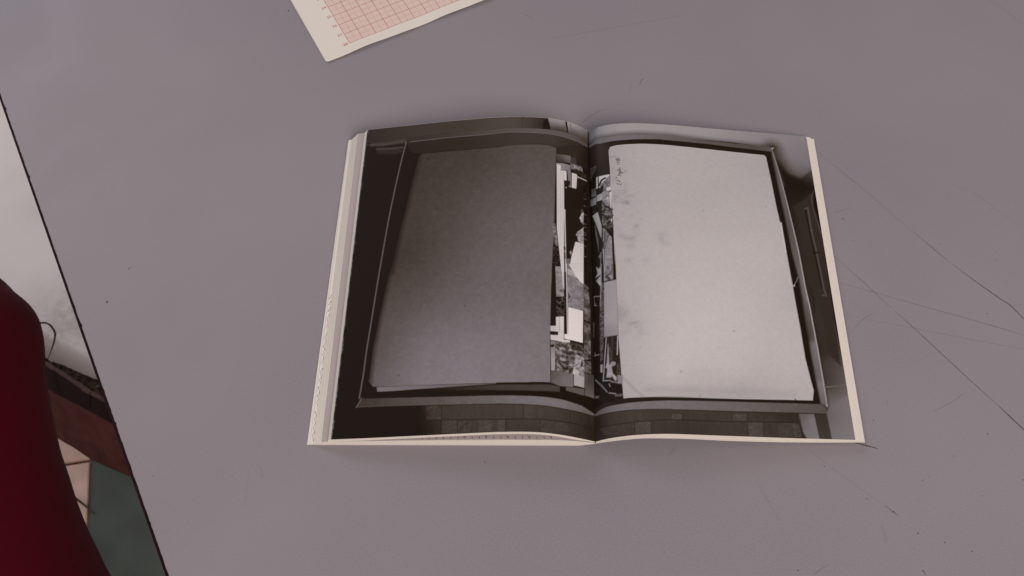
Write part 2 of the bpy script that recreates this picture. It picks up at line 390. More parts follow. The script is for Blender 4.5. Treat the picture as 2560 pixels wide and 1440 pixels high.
def text_mesh(body, size):
    cu = bpy.data.curves.new('t', 'FONT'); cu.body = body; cu.size = size; cu.align_x = 'CENTER'; cu.align_y = 'CENTER'; cu.offset = 0.012 * size
    o = bpy.data.objects.new('t', cu); COL.objects.link(o)
    me = bpy.data.meshes.new_from_object(o.evaluated_get(bpy.context.evaluated_depsgraph_get()))
    V = [tuple(v.co) for v in me.vertices]; F = [tuple(p.vertices) for p in me.polygons]
    bpy.data.objects.remove(o); bpy.data.curves.remove(cu); bpy.data.meshes.remove(me)
    return V, F
for k, num in enumerate(('28', '27', '26', '25', '24', '23', '22')):
    TV, TF = text_mesh(num, 2.9)
    V = [gpt(-3.0 + x * 1.22, 0.4 + 10 * k + y, 0.03) for x, y, _ in TV]
    obj('number', V, TF, M['red_ink'], sheet, False)

# ------------------------------------------------------------------ the open book
BO = np.array([0.0415324, 0.1898173, 0.0])
U_ = {'L': np.array([-0.9987282, 0.0504186, 0]), 'R': np.array([0.9992629, -0.0383878, 0])}
BV = np.array([0.0590137, 0.9982572, 0])
HT = {'L': 210.0, 'R': 208.0}
PROFILE_Lb = [5.8, 8.4, 10.66, 12.79, 14.8, 16.61, 18.06, 19.2, 19.95, 20.33, 20.51, 20.44, 20.3, 20.12, 19.75, 19.21, 18.66, 18.11, 17.56, 17.01, 16.46, 15.91, 15.36, 14.81, 14.26, 13.71, 13.16, 12.61, 12.05, 11.5, 10.95, 10.4, 9.9, 9.45, 9.01, 8.57, 8.13, 7.69, 7.25, 6.81, 6.37]
PROFILE_Lt = [8.8, 12.54, 15.76, 18.18, 19.88, 21.2, 22.19, 22.94, 23.42, 23.82, 24.05, 24.18, 24.24, 24.14, 23.97, 23.71, 23.29, 22.83, 22.36, 21.9, 21.44, 20.97, 20.5, 19.96, 19.35, 18.73, 18.1, 17.48, 16.86, 16.22, 15.59, 14.95, 14.31, 13.67, 13.04, 12.4, 11.76, 11.13, 10.49, 9.85, 9.21]
PROFILE_Rb = [5.8, 8.89, 11.05, 12.8, 14.19, 15.25, 16.0, 16.48, 16.73, 16.78, 16.67, 16.29, 15.8, 15.3, 14.81, 14.31, 13.82, 13.32, 12.83, 12.34, 11.85, 11.37, 10.88, 10.39, 9.9, 9.41, 8.93, 8.48, 8.09, 7.71, 7.32, 6.94, 6.56, 6.18, 5.79, 5.41, 5.03, 4.64, 4.26, 3.88, 3.5]
PROFILE_Rt = [8.8, 14.39, 16.93, 18.21, 18.92, 19.25, 19.41, 19.42, 19.23, 18.9, 18.53, 18.09, 17.61, 17.1, 16.49, 15.84, 15.19, 14.54, 13.89, 13.24, 12.58, 11.93, 11.28, 10.66, 10.07, 9.48, 8.89, 8.31, 7.72, 7.14, 6.55, 5.96, 5.38, 4.79, 4.2, 3.61, 3.03, 2.44, 1.85, 1.26, 0.67]

DX = np.arange(0, 161, 4.0)
PB = {'L': PROFILE_Lb, 'R': PROFILE_Rb}; PT = {'L': PROFILE_Lt, 'R': PROFILE_Rt}
def cubic(x, xp, fp):
    """Catmull-Rom interpolation on an even or uneven table"""
    xp = np.asarray(xp, float); fp = np.asarray(fp, float); x = np.clip(x, xp[0], xp[-1])
    m = np.gradient(fp, xp); i = np.clip(np.searchsorted(xp, x) - 1, 0, len(xp) - 2)
    h = xp[i + 1] - xp[i]; t = (x - xp[i]) / h
    return ((1 + 2 * t) * (1 - t) ** 2) * fp[i] + t * (1 - t) ** 2 * h * m[i] + t * t * (3 - 2 * t) * fp[i + 1] + t * t * (t - 1) * h * m[i + 1]
def page_z(side, d, v):
    s = v / HT[side]
    return cubic(d, DX, PB[side]) * (1 - s) + cubic(d, DX, PT[side]) * s
def page_pt(side, d, v, z):
    """d mm from the gutter, v mm up the page, z mm above the table -> metres"""
    return BO + (d[..., None] * U_[side] + v[..., None] * BV + z[..., None] * np.array([0, 0, 1.0])) / 1000

book = thing('open_book', 'open white paperback with black and white photograph of a box of folders across both pages', 'book', (BO[0], BO[1] + 0.1, 0))

# --- the printed photograph: a tone for every point of a fine mesh
class Canvas:
    def __init__(s, d, v, seed):
        s.d, s.v = d, v; s.D, s.V = np.meshgrid(d, v); s.t = np.full(s.D.shape, 26.0); s.rng = np.random.default_rng(seed)
    def box(s, x0, x1, y0, y1):
        i0, i1 = np.searchsorted(s.d, (x0, x1)); j0, j1 = np.searchsorted(s.v, (y0, y1))
        return slice(max(j0 - 1, 0), j1 + 1), slice(max(i0 - 1, 0), i1 + 1)
    def value_noise(s, X, Y, sc):
        out = 0; amp = 1.0; tot = 0
        for o in range(3):
            n = s.rng.random((97, 97)); fx = X / sc * 2 ** o; fy = Y / sc * 2 ** o
            ix = np.floor(fx).astype(int); iy = np.floor(fy).astype(int); tx = fx - ix; ty = fy - iy
            tx = tx * tx * (3 - 2 * tx); ty = ty * ty * (3 - 2 * ty)
            g = lambda a, b: n[b % 97, a % 97]
            out = out + amp * ((g(ix, iy) * (1 - tx) + g(ix + 1, iy) * tx) * (1 - ty) + (g(ix, iy + 1) * (1 - tx) + g(ix + 1, iy + 1) * tx) * ty)
            tot += amp; amp *= 0.6
        return out / tot * 2 - 1
    def tone(s, tone, X, Y, k):
        if isinstance(tone, (int, float)): r = np.full(X.shape, float(tone))
        elif tone[0] == 'g':
            C = np.array(tone[1:], float); nc = len(C)      # smooth surface through the tone samples
            phi = lambda a, b: np.sqrt(a * a + b * b + 1.0)
            A = np.zeros((nc + 1, nc + 1)); A[:nc, :nc] = phi(C[:, None, 0] - C[None, :, 0], C[:, None, 1] - C[None, :, 1]); A[:nc, nc] = A[nc, :nc] = 1
            w = np.linalg.lstsq(A, np.append(C[:, 2], 0), rcond=None)[0]
            r = np.full(X.shape, w[nc])
            for (x, y, t), wi in zip(C, w): r = r + wi * phi(X - x, Y - y)
            r = np.clip(r, C[:, 2].min() - 4, C[:, 2].max() + 4)
        else:
            st = k.get('streak', 0)
            nz = s.value_noise(X * (0.35 if st == 2 else 1), Y * (1.6 if st == 2 else 1), tone[3])
            r = np.clip(tone[1] + tone[2] * 1.7 * nz, 20, 205)
        if k.get('amp'):
            st = k.get('streak', 0)
            r = r + k['amp'] * s.value_noise(X * (2.2 if st else 1), Y * (0.35 if st else 1), 1.3 if st else 2.2)
        return r
    def blend(s, sl, cov, tone):
        s.t[sl] = s.t[sl] * (1 - cov) + tone * cov
    def run(s, items):
        for kind, P, tone, soft, k in items:
            P = np.array(P, float).reshape(-1, 2); a = k.get('a', 1.0); soft = max(soft, 0.42)
            if kind == 'blob':
                x, y = P[0]; rx, ry = k['rx'], k['ry']
                sl = s.box(x - 3 * rx, x + 3 * rx, y - 3 * ry, y + 3 * ry); X, Y = s.D[sl], s.V[sl]
                if X.size == 0: continue
                r2 = ((X - x) / rx) ** 2 + ((Y - y) / ry) ** 2
                cov = np.clip((1.15 - np.sqrt(r2)) / 0.3, 0, 1) if k.get('hard') else np.exp(-r2)
                if not k.get('hard') and rx > 1: cov = cov * np.clip(0.7 + 0.8 * s.value_noise(X, Y, 1.1), 0, 1.2)
                s.blend(sl, np.clip(cov * a, 0, 1), tone); continue
            pad = soft + k.get('w', 0) + 0.5
            sl = s.box(P[:, 0].min() - pad, P[:, 0].max() + pad, P[:, 1].min() - pad, P[:, 1].max() + pad)
            X, Y = s.D[sl], s.V[sl]
            if X.size == 0: continue
            closed = kind == 'poly'; Q = np.vstack([P, P[:1]]) if closed else P
            dist = np.full(X.shape, 1e9); ins = np.zeros(X.shape, bool)
            for (ax, ay), (bx, by) in zip(Q[:-1], Q[1:]):
                ex, ey = bx - ax, by - ay; L2 = ex * ex + ey * ey + 1e-9
                t = np.clip(((X - ax) * ex + (Y - ay) * ey) / L2, 0, 1)
                dist = np.minimum(dist, np.hypot(X - ax - t * ex, Y - ay - t * ey))
                if closed and ay != by:
                    c = (ay > Y) != (by > Y); ins ^= c & (X < (bx - ax) * (Y - ay) / (by - ay) + ax)
            if closed: cov = np.clip(0.5 + np.where(ins, dist, -dist) / soft, 0, 1)
            else: cov = np.clip((k['w'] / 2 + soft / 2 - dist) / soft, 0, 1)
            cov = cov * cov * (3 - 2 * cov) * a
            s.blend(sl, cov, s.tone(tone, X, Y, k))

PRINT_LEFT = [
('poly',[206.6,255.6,-8.3,253.4,-2.0,-21.4,169.4,-22.1],26,0.35,{}),
('poly',[148.0,222.3,59.4,215.2,59.4,215.2,26.8,215.8,26.8,210.1,24.5,201.1,37.0,200.6,59.0,200.8,82.3,200.8,97.2,200.4,115.3,200.1,116.7,197.7,130.4,198.2,142.8,199.4],['g',(141.7,204.4,44),(112.8,208.1,56),(75.1,206.5,62),(51.8,205.5,72),(37.1,204.7,62),(29.7,203.4,44)],0.5,{}),
('poly',[29.3,207.1,26.8,210.3,24.5,201.5,29.8,201.2],30,0.5,{}),
('poly',[26.8,212.0,15.1,210.8,13.6,201.4,24.5,201.6],['g',(24.6,208.7,128),(17.9,208.2,130),(20.9,202.0,62),(14.9,202.6,70)],0.3,{}),
('line',[15.0,210.9,14.5,206.4,13.5,201.4],24,0.3,{'w':0.8}),
('poly',[14.4,211.0,7.3,213.3,0.7,209.8,0.8,200.0,7.4,200.7,13.3,201.5],['g',(13.4,208.2,140),(7.4,207.7,128),(10.4,202.4,80),(2.0,202.8,72)],0.3,{}),
('line',[12.2,209.5,11.2,201.6],80,0.3,{'w':0.35}),
('line',[42.4,210.1,42.7,200.9],52,0.3,{'w':0.3}),
('line',[138.8,197.6,130.3,197.0,121.2,197.4,116.6,197.4],66,2.2,{'w':2.6}),
('line',[141.8,197.8,140.2,197.8],60,1.2,{'w':0.8}),
('line',[134.6,193.6,126.9,192.9,118.6,192.9],64,1.6,{'w':2.0}),
('line',[132.9,191.4,122.9,189.7,119.2,190.6],44,3,{'w':3}),
('poly',[116.7,197.7,115.3,200.0,97.2,200.4,82.3,200.8,59.0,200.7,59.0,200.9,44.3,201.1,29.7,201.2,22.3,201.4,13.4,201.3,7.4,200.9,0.8,199.5,0.9,197.0,12.0,196.8,22.3,197.3,37.0,197.6,58.9,197.8,58.9,197.2,89.5,196.9,112.0,196.5,115.8,195.6],['g',(112.1,197.9,48),(82.2,198.8,62),(51.6,199.1,80),(29.7,199.3,86),(12.0,199.1,84),(2.1,198.2,74)],0.5,{}),
('line',[113.6,196.7,97.0,196.9,74.7,197.1,58.9,197.3,51.6,198.0,37.0,197.9,22.3,197.8,13.5,197.3,7.5,197.3,1.3,197.4],96,0.5,{'w':0.55}),
('poly',[115.7,195.2,112.0,196.3,89.5,196.7,58.9,196.9,51.6,197.3,37.0,197.4,22.3,197.2,12.0,196.6,0.9,196.8,1.2,179.8,20.9,171.6,21.0,187.5,26.0,188.8,31.1,189.0,44.1,188.2,58.6,186.9,58.6,186.6,93.5,186.4,105.4,186.4,111.5,187.9],['g',(111.8,192.4,38),(81.9,191.7,44),(44.2,191.8,58),(22.3,192.6,58),(7.6,190.2,46),(3.1,185.7,36),(15.0,185.5,42)],0.6,{}),
('line',[106.8,185.5,93.4,186.2,74.3,186.3,58.6,186.5,51.4,187.4,44.1,188.1,31.1,189.0,26.0,188.7,21.2,187.6],30,0.7,{'w':0.7}),
('line',[116.2,196.6,118.3,183.3,120.8,162.4,122.9,142.2,124.3,124.1,125.8,103.3,126.5,92.6,127.6,73.5,128.9,53.2,129.4,37.6,130.4,23.3],92,0.5,{'n':1,'w':0.75}),
('poly',[107.5,184.5,105.4,186.5,93.5,186.4,58.6,186.6,51.4,187.6,44.1,188.3,31.1,189.1,26.0,188.9,21.0,187.7,21.5,171.5,22.0,154.2,22.6,125.9,23.4,98.8,24.2,89.8,24.5,77.7,24.9,55.8,24.6,29.4,39.8,28.4,54.3,28.4,54.3,28.2,83.8,29.1,102.6,29.4,116.9,29.7,123.0,29.9,125.9,33.0,125.9,35.0,125.4,53.0,122.6,79.1,120.2,99.2,118.1,108.1,115.9,127.4,113.0,146.2,110.1,168.2,108.0,180.3],['g',(105.8,181.8,56),(88.6,178.1,62),(66.7,177.8,66),(44.0,179.3,78),(23.8,178.1,80),(108.6,145.7,62),(86.8,143.5,70),(61.9,141.4,84),(36.4,140.9,92),(109.9,113.0,60),(85.2,110.8,78),(60.8,105.0,94),(36.1,108.5,98),(113.2,81.0,78),(94.3,79.5,88),(63.3,77.3,100),(33.0,85.4,98),(120.3,51.8,84),(100.5,54.6,104),(70.0,52.6,114),(32.8,60.0,110),(121.9,34.8,92),(99.1,34.2,112),(69.2,34.0,118),(32.6,35.6,112),(48.6,35.4,116)],0.35,{'amp':5}),
('line',[125.9,32.6,125.4,53.0,122.6,79.1,120.2,99.2,118.3,102.7,115.9,127.4,113.0,146.2,110.1,168.2,108.1,183.0],24,5.0,{'a':0.75,'w':2.4}),
('line',[108.1,183.0,105.4,186.7,93.5,186.8,74.3,186.6],30,1.2,{'a':0.6,'w':0.6}),
('line',[105.7,174.7,102.6,177.0,99.7,179.3],74,0.8,{'a':0.6,'w':0.5}),
('line',[104.6,185.2,100.1,185.4],72,0.8,{'a':0.5,'w':0.5}),
('line',[126.1,34.2,123.4,30.5,119.9,29.7,98.8,29.2,69.0,28.6,54.5,28.0],74,0.3,{'a':0.7,'w':0.35}),
('blob',[93.3,144.6],34,0,{'rx':0.6,'ry':0.5,'a':0.7}),
('blob',[101.4,182.2],34,0,{'rx':0.6,'ry':0.5,'a':0.7}),
('blob',[73.6,76.8],60,0,{'rx':0.6,'ry':0.6,'a':0.6}),
('blob',[109.1,36.0],60,0,{'rx':0.6,'ry':0.6,'a':0.6}),
('line',[25.7,75.8,30.6,74.8,34.4,74.2],118,0.3,{'a':0.4,'w':0.25}),
('poly',[121.1,29.5,120.5,26.9,113.6,26.7,98.6,27.0,76.3,27.3,54.3,27.7,54.3,28.0,76.4,28.7,102.5,29.3,116.9,29.5],['g',(119.8,28.3,112),(91.2,27.5,104),(54.3,27.9,90)],0.25,{}),
('poly',[86.7,27.1,72.6,27.0,54.3,27.2,54.3,27.2,36.1,27.1,23.8,28.1,19.4,27.7,19.4,24.5,32.5,23.6,54.2,23.9,54.2,24.1,76.2,25.1,92.6,25.5],['g',(86.6,25.9,30),(72.6,25.9,44),(54.2,25.7,60),(32.5,25.3,64)],1.0,{}),
('poly',[129.6,23.2,113.3,22.7,90.9,22.0,54.1,20.9,54.1,20.9,39.7,20.6,32.4,20.5,25.2,20.4,17.9,20.3,7.6,19.1,0.3,16.1,0.3,14.7,7.6,15.1,17.9,15.2,32.4,15.5,54.0,16.2,54.0,16.1,83.2,17.1,112.9,17.9,131.7,17.9],['g',(128.2,20.4,58),(105.6,19.9,72),(61.3,19.0,94),(39.6,18.1,104),(17.9,17.8,108),(3.1,16.0,92)],0.3,{'amp':6}),
('line',[131.7,18.1,130.1,20.9,129.1,23.5],96,0.4,{'w':0.5}),
('line',[131.0,18.6,113.0,18.2,90.6,17.5],80,0.4,{'a':0.6,'w':0.3}),
('poly',[95.0,16.9,83.2,16.9,54.0,16.0,54.0,16.0,32.4,15.3,17.9,15.1,7.6,14.9,-0.0,14.5,0.4,-5.1,53.3,-10.3,89.0,-8.7,97.8,-8.3],['g',(95.3,10.5,27),(92.6,2.7,28),(86.7,13.1,52),(78.1,3.5,56),(61.1,11.0,60),(35.9,11.3,64),(18.0,11.6,58),(35.8,3.0,56),(10.7,5.5,50),(1.8,5.9,38)],1.5,{'amp':5,'streak':1}),
('poly',[92.2,17.1,84.1,16.8,83.6,8.5,91.9,8.8],['n',64,14,1.2],0.6,{'a':0.55}),
('poly',[83.1,8.1,74.9,7.9,74.5,0.9,82.9,0.9],['n',66,10,1.0],0.8,{'a':0.6}),
('poly',[74.3,7.8,66.0,7.6,65.7,0.8,74.2,0.9],['n',62,16,1.0],0.5,{'a':0.6}),
('poly',[63.1,7.4,55.9,7.2,55.7,0.7,62.7,0.8],['n',72,14,1.0],0.9,{'a':0.7}),
('poly',[52.7,7.1,48.7,7.1,48.6,0.5,52.6,0.6],['n',74,8,1.2],0.8,{'a':0.7}),
('poly',[39.2,15.2,33.1,15.1,33.0,7.6,39.1,7.4],['n',68,8,1.2],0.8,{'a':0.5}),
('poly',[32.3,6.9,16.5,7.7,13.7,2.6,30.1,0.1],['n',66,12,0.9],0.8,{'a':0.5}),
('line',[92.3,8.6,75.4,8.0,53.7,7.1,46.6,7.2,39.5,7.3,25.2,7.4,13.6,7.7,7.7,7.6,0.5,6.9],34,0.4,{'a':0.8,'w':0.5}),
('line',[92.4,17.1,91.8,8.7],38,0.4,{'a':0.7,'w':0.4}),
('line',[83.9,16.8,83.1,0.7],38,0.4,{'a':0.7,'w':0.4}),
('line',[74.6,7.9,74.4,0.7],38,0.4,{'a':0.7,'w':0.4}),
('line',[83.8,8.2,83.4,0.7],38,0.4,{'a':0.7,'w':0.4}),
('line',[39.2,15.3,39.1,7.3],38,0.4,{'a':0.7,'w':0.4}),
('line',[48.6,7.0,48.4,0.3],38,0.4,{'a':0.7,'w':0.4}),
('line',[13.9,14.7,14.0,7.8],38,0.4,{'a':0.7,'w':0.4}),
('line',[30.2,6.8,30.0,0.1],38,0.4,{'a':0.7,'w':0.4}),
('poly',[21.0,187.7,0.9,197.0,-0.7,74.1,0.3,25.1,7.5,25.9,20.1,27.9,24.5,28.0,24.7,55.8,23.8,104.1,22.6,125.9],30,0.3,{}),
('poly',[21.0,187.7,0.9,196.8,0.9,180.0,7.7,177.7,21.0,175.1],['g',(18.0,186.4,44),(7.6,187.5,46),(2.3,187.1,34),(19.5,177.2,40)],0.6,{}),
('poly',[21.0,183.0,17.1,183.7,12.1,184.0,12.2,178.7,17.2,177.8,21.0,177.3],['g',(19.9,180.2,66),(13.8,181.9,98),(17.2,177.8,58)],0.3,{}),
('poly',[12.1,183.1,8.7,183.9,8.6,179.0,12.1,178.7],62,0.4,{}),
('poly',[21.2,176.3,17.2,177.0,12.4,176.9,11.6,160.7,13.5,160.4,14.3,172.3,18.0,171.6,21.0,173.9],['g',(19.9,175.5,132),(13.3,172.6,112),(12.6,162.3,108)],0.3,{}),
('poly',[16.4,171.9,14.9,171.8,14.7,164.7,16.3,164.7],190,0.3,{}),
('poly',[16.1,164.7,12.5,165.0,12.8,161.6,16.1,161.2],['n',34,8,1],0.4,{}),
('poly',[12.3,178.5,4.8,179.1,4.5,175.8,11.9,174.3],['n',100,45,1.2],0.3,{}),
('poly',[11.5,171.8,8.0,171.8,8.8,160.9,11.5,160.6],190,0.25,{}),
('line',[10.0,171.5,10.3,160.9],140,0.2,{'w':0.2}),
('line',[8.7,171.4,9.4,160.9],150,0.2,{'w':0.2}),
('poly',[11.9,174.3,4.5,175.8,2.2,175.4,2.3,171.3,7.7,171.2],['n',40,22,0.9],0.3,{}),
('line',[8.0,170.1,5.2,170.2,2.3,170.3],172,0.3,{'w':0.8}),
('poly',[7.7,168.9,2.3,169.2,2.4,164.5,8.4,162.7],['n',34,22,0.7],0.3,{}),
('poly',[15.6,160.1,14.4,159.8,15.1,159.1,15.6,159.1],150,0.3,{}),
('poly',[23.8,132.8,21.7,131.9,20.1,117.4,21.2,116.6,22.2,118.2],['n',100,30,1],0.4,{}),
('poly',[23.3,116.2,20.6,116.1,19.1,107.9,20.7,102.8,23.3,102.9],['n',42,26,0.9],0.4,{}),
('poly',[21.7,102.7,18.0,103.6,18.0,99.8,21.9,99.0],118,0.3,{}),
('poly',[20.9,175.3,18.4,175.5,18.3,171.4,16.4,171.7,16.4,143.1,16.7,100.1,18.2,99.8,19.8,116.8,20.9,128.9],['g',(19.7,173.6,186),(18.7,145.1,178),(18.5,114.1,186)],0.25,{}),
('line',[18.7,171.1,18.7,145.1,18.6,120.2,17.5,99.9],158,0.2,{'w':0.2}),
('line',[17.3,171.5,17.5,139.1,17.0,102.4],164,0.2,{'w':0.15}),
('poly',[16.4,143.5,15.7,143.6,15.3,100.5,15.9,100.3],186,0.22,{}),
('poly',[16.8,117.5,15.8,117.2,15.8,114.7,16.7,114.8],40,0.2,{}),
('poly',[16.7,113.6,15.8,113.8,15.7,109.3,16.7,109.1],36,0.2,{}),
('poly',[6.3,146.7,4.9,147.7,4.1,146.5,4.3,144.5,5.3,145.0,6.3,144.2],70,0.4,{}),
('poly',[4.2,145.8,5.5,144.8,6.3,142.4,7.1,140.5,6.6,139.6,6.2,137.9,5.5,137.4,5.1,136.8,4.4,135.9],['g',(5.3,143.4,168),(5.9,139.3,172),(4.7,140.5,120),(4.8,137.2,90)],0.3,{}),
('line',[5.9,142.3,5.0,142.6],90,0.3,{'w':0.4}),
('line',[6.3,139.2,5.8,139.6],110,0.3,{'w':0.3}),
('poly',[4.5,135.2,6.5,132.3,8.5,130.0,9.4,127.7,8.5,126.5,8.2,123.9,6.1,123.2,4.6,123.0],['n',142,34,0.9],0.3,{}),
('poly',[9.8,122.6,7.8,123.1,4.6,123.0,4.9,103.8,10.7,101.8,13.3,103.7,13.0,107.0,12.3,111.5],['g',(8.9,121.1,184),(11.2,107.0,192),(6.4,105.7,190)],0.25,{}),
('poly',[13.5,114.4,12.4,116.0,11.9,114.3,12.6,112.3],130,0.3,{}),
('poly',[15.1,109.5,13.0,110.1,13.3,103.4,15.2,100.5],96,0.3,{}),
('poly',[4.0,163.6,2.3,164.6,3.1,104.6,4.9,103.8],24,0.3,{}),
('line',[4.1,156.2,3.4,156.2,2.5,156.2],112,0.3,{'w':0.35}),
('line',[4.2,150.8,3.5,150.8,2.6,150.7],112,0.3,{'w':0.35}),
('line',[4.3,144.6,3.6,144.6,2.7,144.5],112,0.3,{'w':0.35}),
('line',[4.4,137.8,3.7,137.8,2.8,137.8],112,0.3,{'w':0.35}),
('line',[4.4,135.6,3.7,135.6,2.8,135.5],112,0.3,{'w':0.35}),
('line',[4.5,131.5,3.8,131.4,2.9,131.4],112,0.3,{'w':0.35}),
('line',[4.5,129.9,3.8,129.8,2.9,129.8],112,0.3,{'w':0.35}),
('line',[4.5,127.1,3.9,127.0,3.0,126.9],112,0.3,{'w':0.35}),
('line',[4.6,122.0,3.9,122.0,3.1,121.9],112,0.3,{'w':0.35}),
('line',[4.7,114.9,4.1,114.8,3.2,114.8],112,0.3,{'w':0.35}),
('line',[3.6,159.8,2.6,160.2],70,0.3,{'w':0.4}),
('line',[3.6,158.2,2.7,158.5],70,0.3,{'w':0.4}),
('poly',[2.3,170.0,1.0,170.8,2.2,105.1,3.1,104.6],['n',32,10,1],0.4,{}),
('poly',[21.8,102.8,18.5,103.2,17.2,94.0,16.9,83.9,21.3,83.0],['n',126,16,1.5],0.25,{}),
('poly',[19.4,87.8,18.7,88.0,18.7,86.8,19.4,86.6],70,0.25,{}),
('poly',[18.5,88.0,17.7,88.2,17.7,86.6,18.5,86.4],70,0.25,{}),
('poly',[21.3,83.0,15.8,84.2,15.6,71.2,21.3,70.4],['n',48,44,0.9],0.4,{}),
('poly',[18.5,105.1,16.8,105.5,16.7,88.2,17.2,89.4],186,0.2,{}),
('poly',[15.0,105.9,4.9,109.3,5.3,78.2,14.8,77.6],['n',118,16,1.6],0.25,{}),
('poly',[14.6,102.8,10.1,102.2,7.9,97.3,11.8,99.2,14.6,99.0],152,0.5,{}),
('poly',[13.9,106.2,5.0,109.3,5.2,95.7,7.4,96.2,9.6,98.9,12.4,103.5],['g',(11.8,105.5,186),(6.8,99.0,196)],0.25,{}),
('line',[9.3,98.7,7.4,96.2,5.6,95.5],80,0.3,{'w':0.25}),
('poly',[14.7,87.0,13.0,84.9,14.6,82.8,14.1,84.9],36,0.2,{}),
('line',[15.4,105.8,15.1,81.0,15.0,60.5],192,0.25,{'w':0.5}),
('poly',[14.5,77.7,5.7,77.8,6.2,57.2,16.8,57.2,16.8,60.1,14.8,60.5],['g',(12.1,75.7,200),(9.5,61.4,204)],0.22,{}),
('line',[14.5,77.6,14.6,60.7],150,0.2,{'w':0.2}),
('poly',[21.6,69.9,17.0,71.1,17.0,56.6,13.6,57.1,13.6,55.5,17.6,54.8,24.6,55.1,24.7,58.2,20.3,58.8,20.3,60.8,24.7,60.5,24.7,63.8,21.5,64.3],['g',(19.2,68.0,188),(23.5,62.5,172),(20.3,56.5,182)],0.22,{}),
('line',[19.5,70.3,19.5,62.0,20.0,60.8],130,0.2,{'w':0.2}),
('poly',[24.7,60.2,20.5,60.5,20.5,58.7,24.7,58.3],30,0.2,{}),
('poly',[24.6,54.8,21.8,54.8,22.1,36.7,24.3,36.6],['g',(23.5,53.7,112),(23.2,43.9,140)],0.25,{}),
('poly',[24.5,52.1,22.5,52.7,22.6,51.2,23.7,50.6,24.5,50.9],36,0.3,{}),
('poly',[21.8,54.1,13.6,55.4,6.0,55.8,5.4,50.3,10.8,36.1,21.9,36.7],['n',84,62,1.7],0.25,{}),
('poly',[13.3,56.2,6.2,55.9,6.0,51.8,12.3,51.9],['n',52,26,1],0.5,{}),
('line',[21.4,52.8,16.0,52.2,10.7,52.3],36,0.3,{'a':0.6,'w':0.35}),
('line',[20.9,51.2,16.0,50.5,10.7,50.8],160,0.3,{'a':0.6,'w':0.35}),
('line',[20.5,49.5,16.1,48.9,10.7,49.2],36,0.3,{'a':0.6,'w':0.35}),
('line',[20.1,47.9,16.1,47.3,10.7,47.7],160,0.3,{'a':0.6,'w':0.35}),
('line',[19.7,46.2,16.1,45.7,10.7,46.2],36,0.3,{'a':0.6,'w':0.35}),
('line',[19.3,44.6,16.1,44.1,10.7,44.7],160,0.3,{'a':0.6,'w':0.35}),
('line',[18.9,42.9,16.1,42.5,10.8,43.2],36,0.3,{'a':0.6,'w':0.35}),
('line',[18.4,41.3,16.1,40.9,10.8,41.7],160,0.3,{'a':0.6,'w':0.35}),
('line',[18.0,39.7,16.1,39.3,10.8,40.2],36,0.3,{'a':0.6,'w':0.35}),
('poly',[4.9,96.6,2.3,94.5,1.4,80.5,1.6,39.4,5.7,39.6],['n',88,34,2.2],0.25,{}),
('line',[4.9,71.8,2.0,71.3],26,0.3,{'w':0.9}),
('line',[5.5,50.8,1.4,49.8],34,0.3,{'w':0.5}),
('line',[6.9,46.4,1.4,47.9],24,0.3,{'w':0.8}),
('line',[5.3,45.6,1.5,44.2],40,0.3,{'w':0.4}),
('poly',[10.2,48.9,5.6,48.3,5.6,36.8,12.2,36.7],['n',132,40,1.1],0.25,{}),
('poly',[7.2,45.7,6.3,45.3,6.7,42.0,7.5,42.7],40,0.4,{}),
('poly',[11.9,39.9,8.7,39.5,9.0,36.6,12.2,36.7],170,0.4,{}),
('poly',[24.3,36.4,11.9,36.7,12.0,28.8,19.6,28.1,24.5,29.2],['g',(23.0,33.7,82),(17.7,31.8,102),(12.5,31.8,106)],0.25,{}),
('poly',[5.4,39.2,3.3,38.7,3.7,28.9,5.8,29.5],74,0.25,{}),
('poly',[3.3,39.0,0.2,39.2,0.2,25.2,5.9,25.6],['g',(2.3,34.5,66),(1.3,26.2,92)],0.3,{}),
('poly',[16.1,28.3,5.6,29.3,6.2,25.2,16.1,26.0],84,0.4,{}),
('poly',[11.5,36.8,5.6,36.8,5.8,30.0,11.7,30.0],152,0.25,{}),
('line',[24.3,36.4,24.4,29.3,19.8,27.9,12.5,28.5],60,0.3,{'w':0.3}),
]
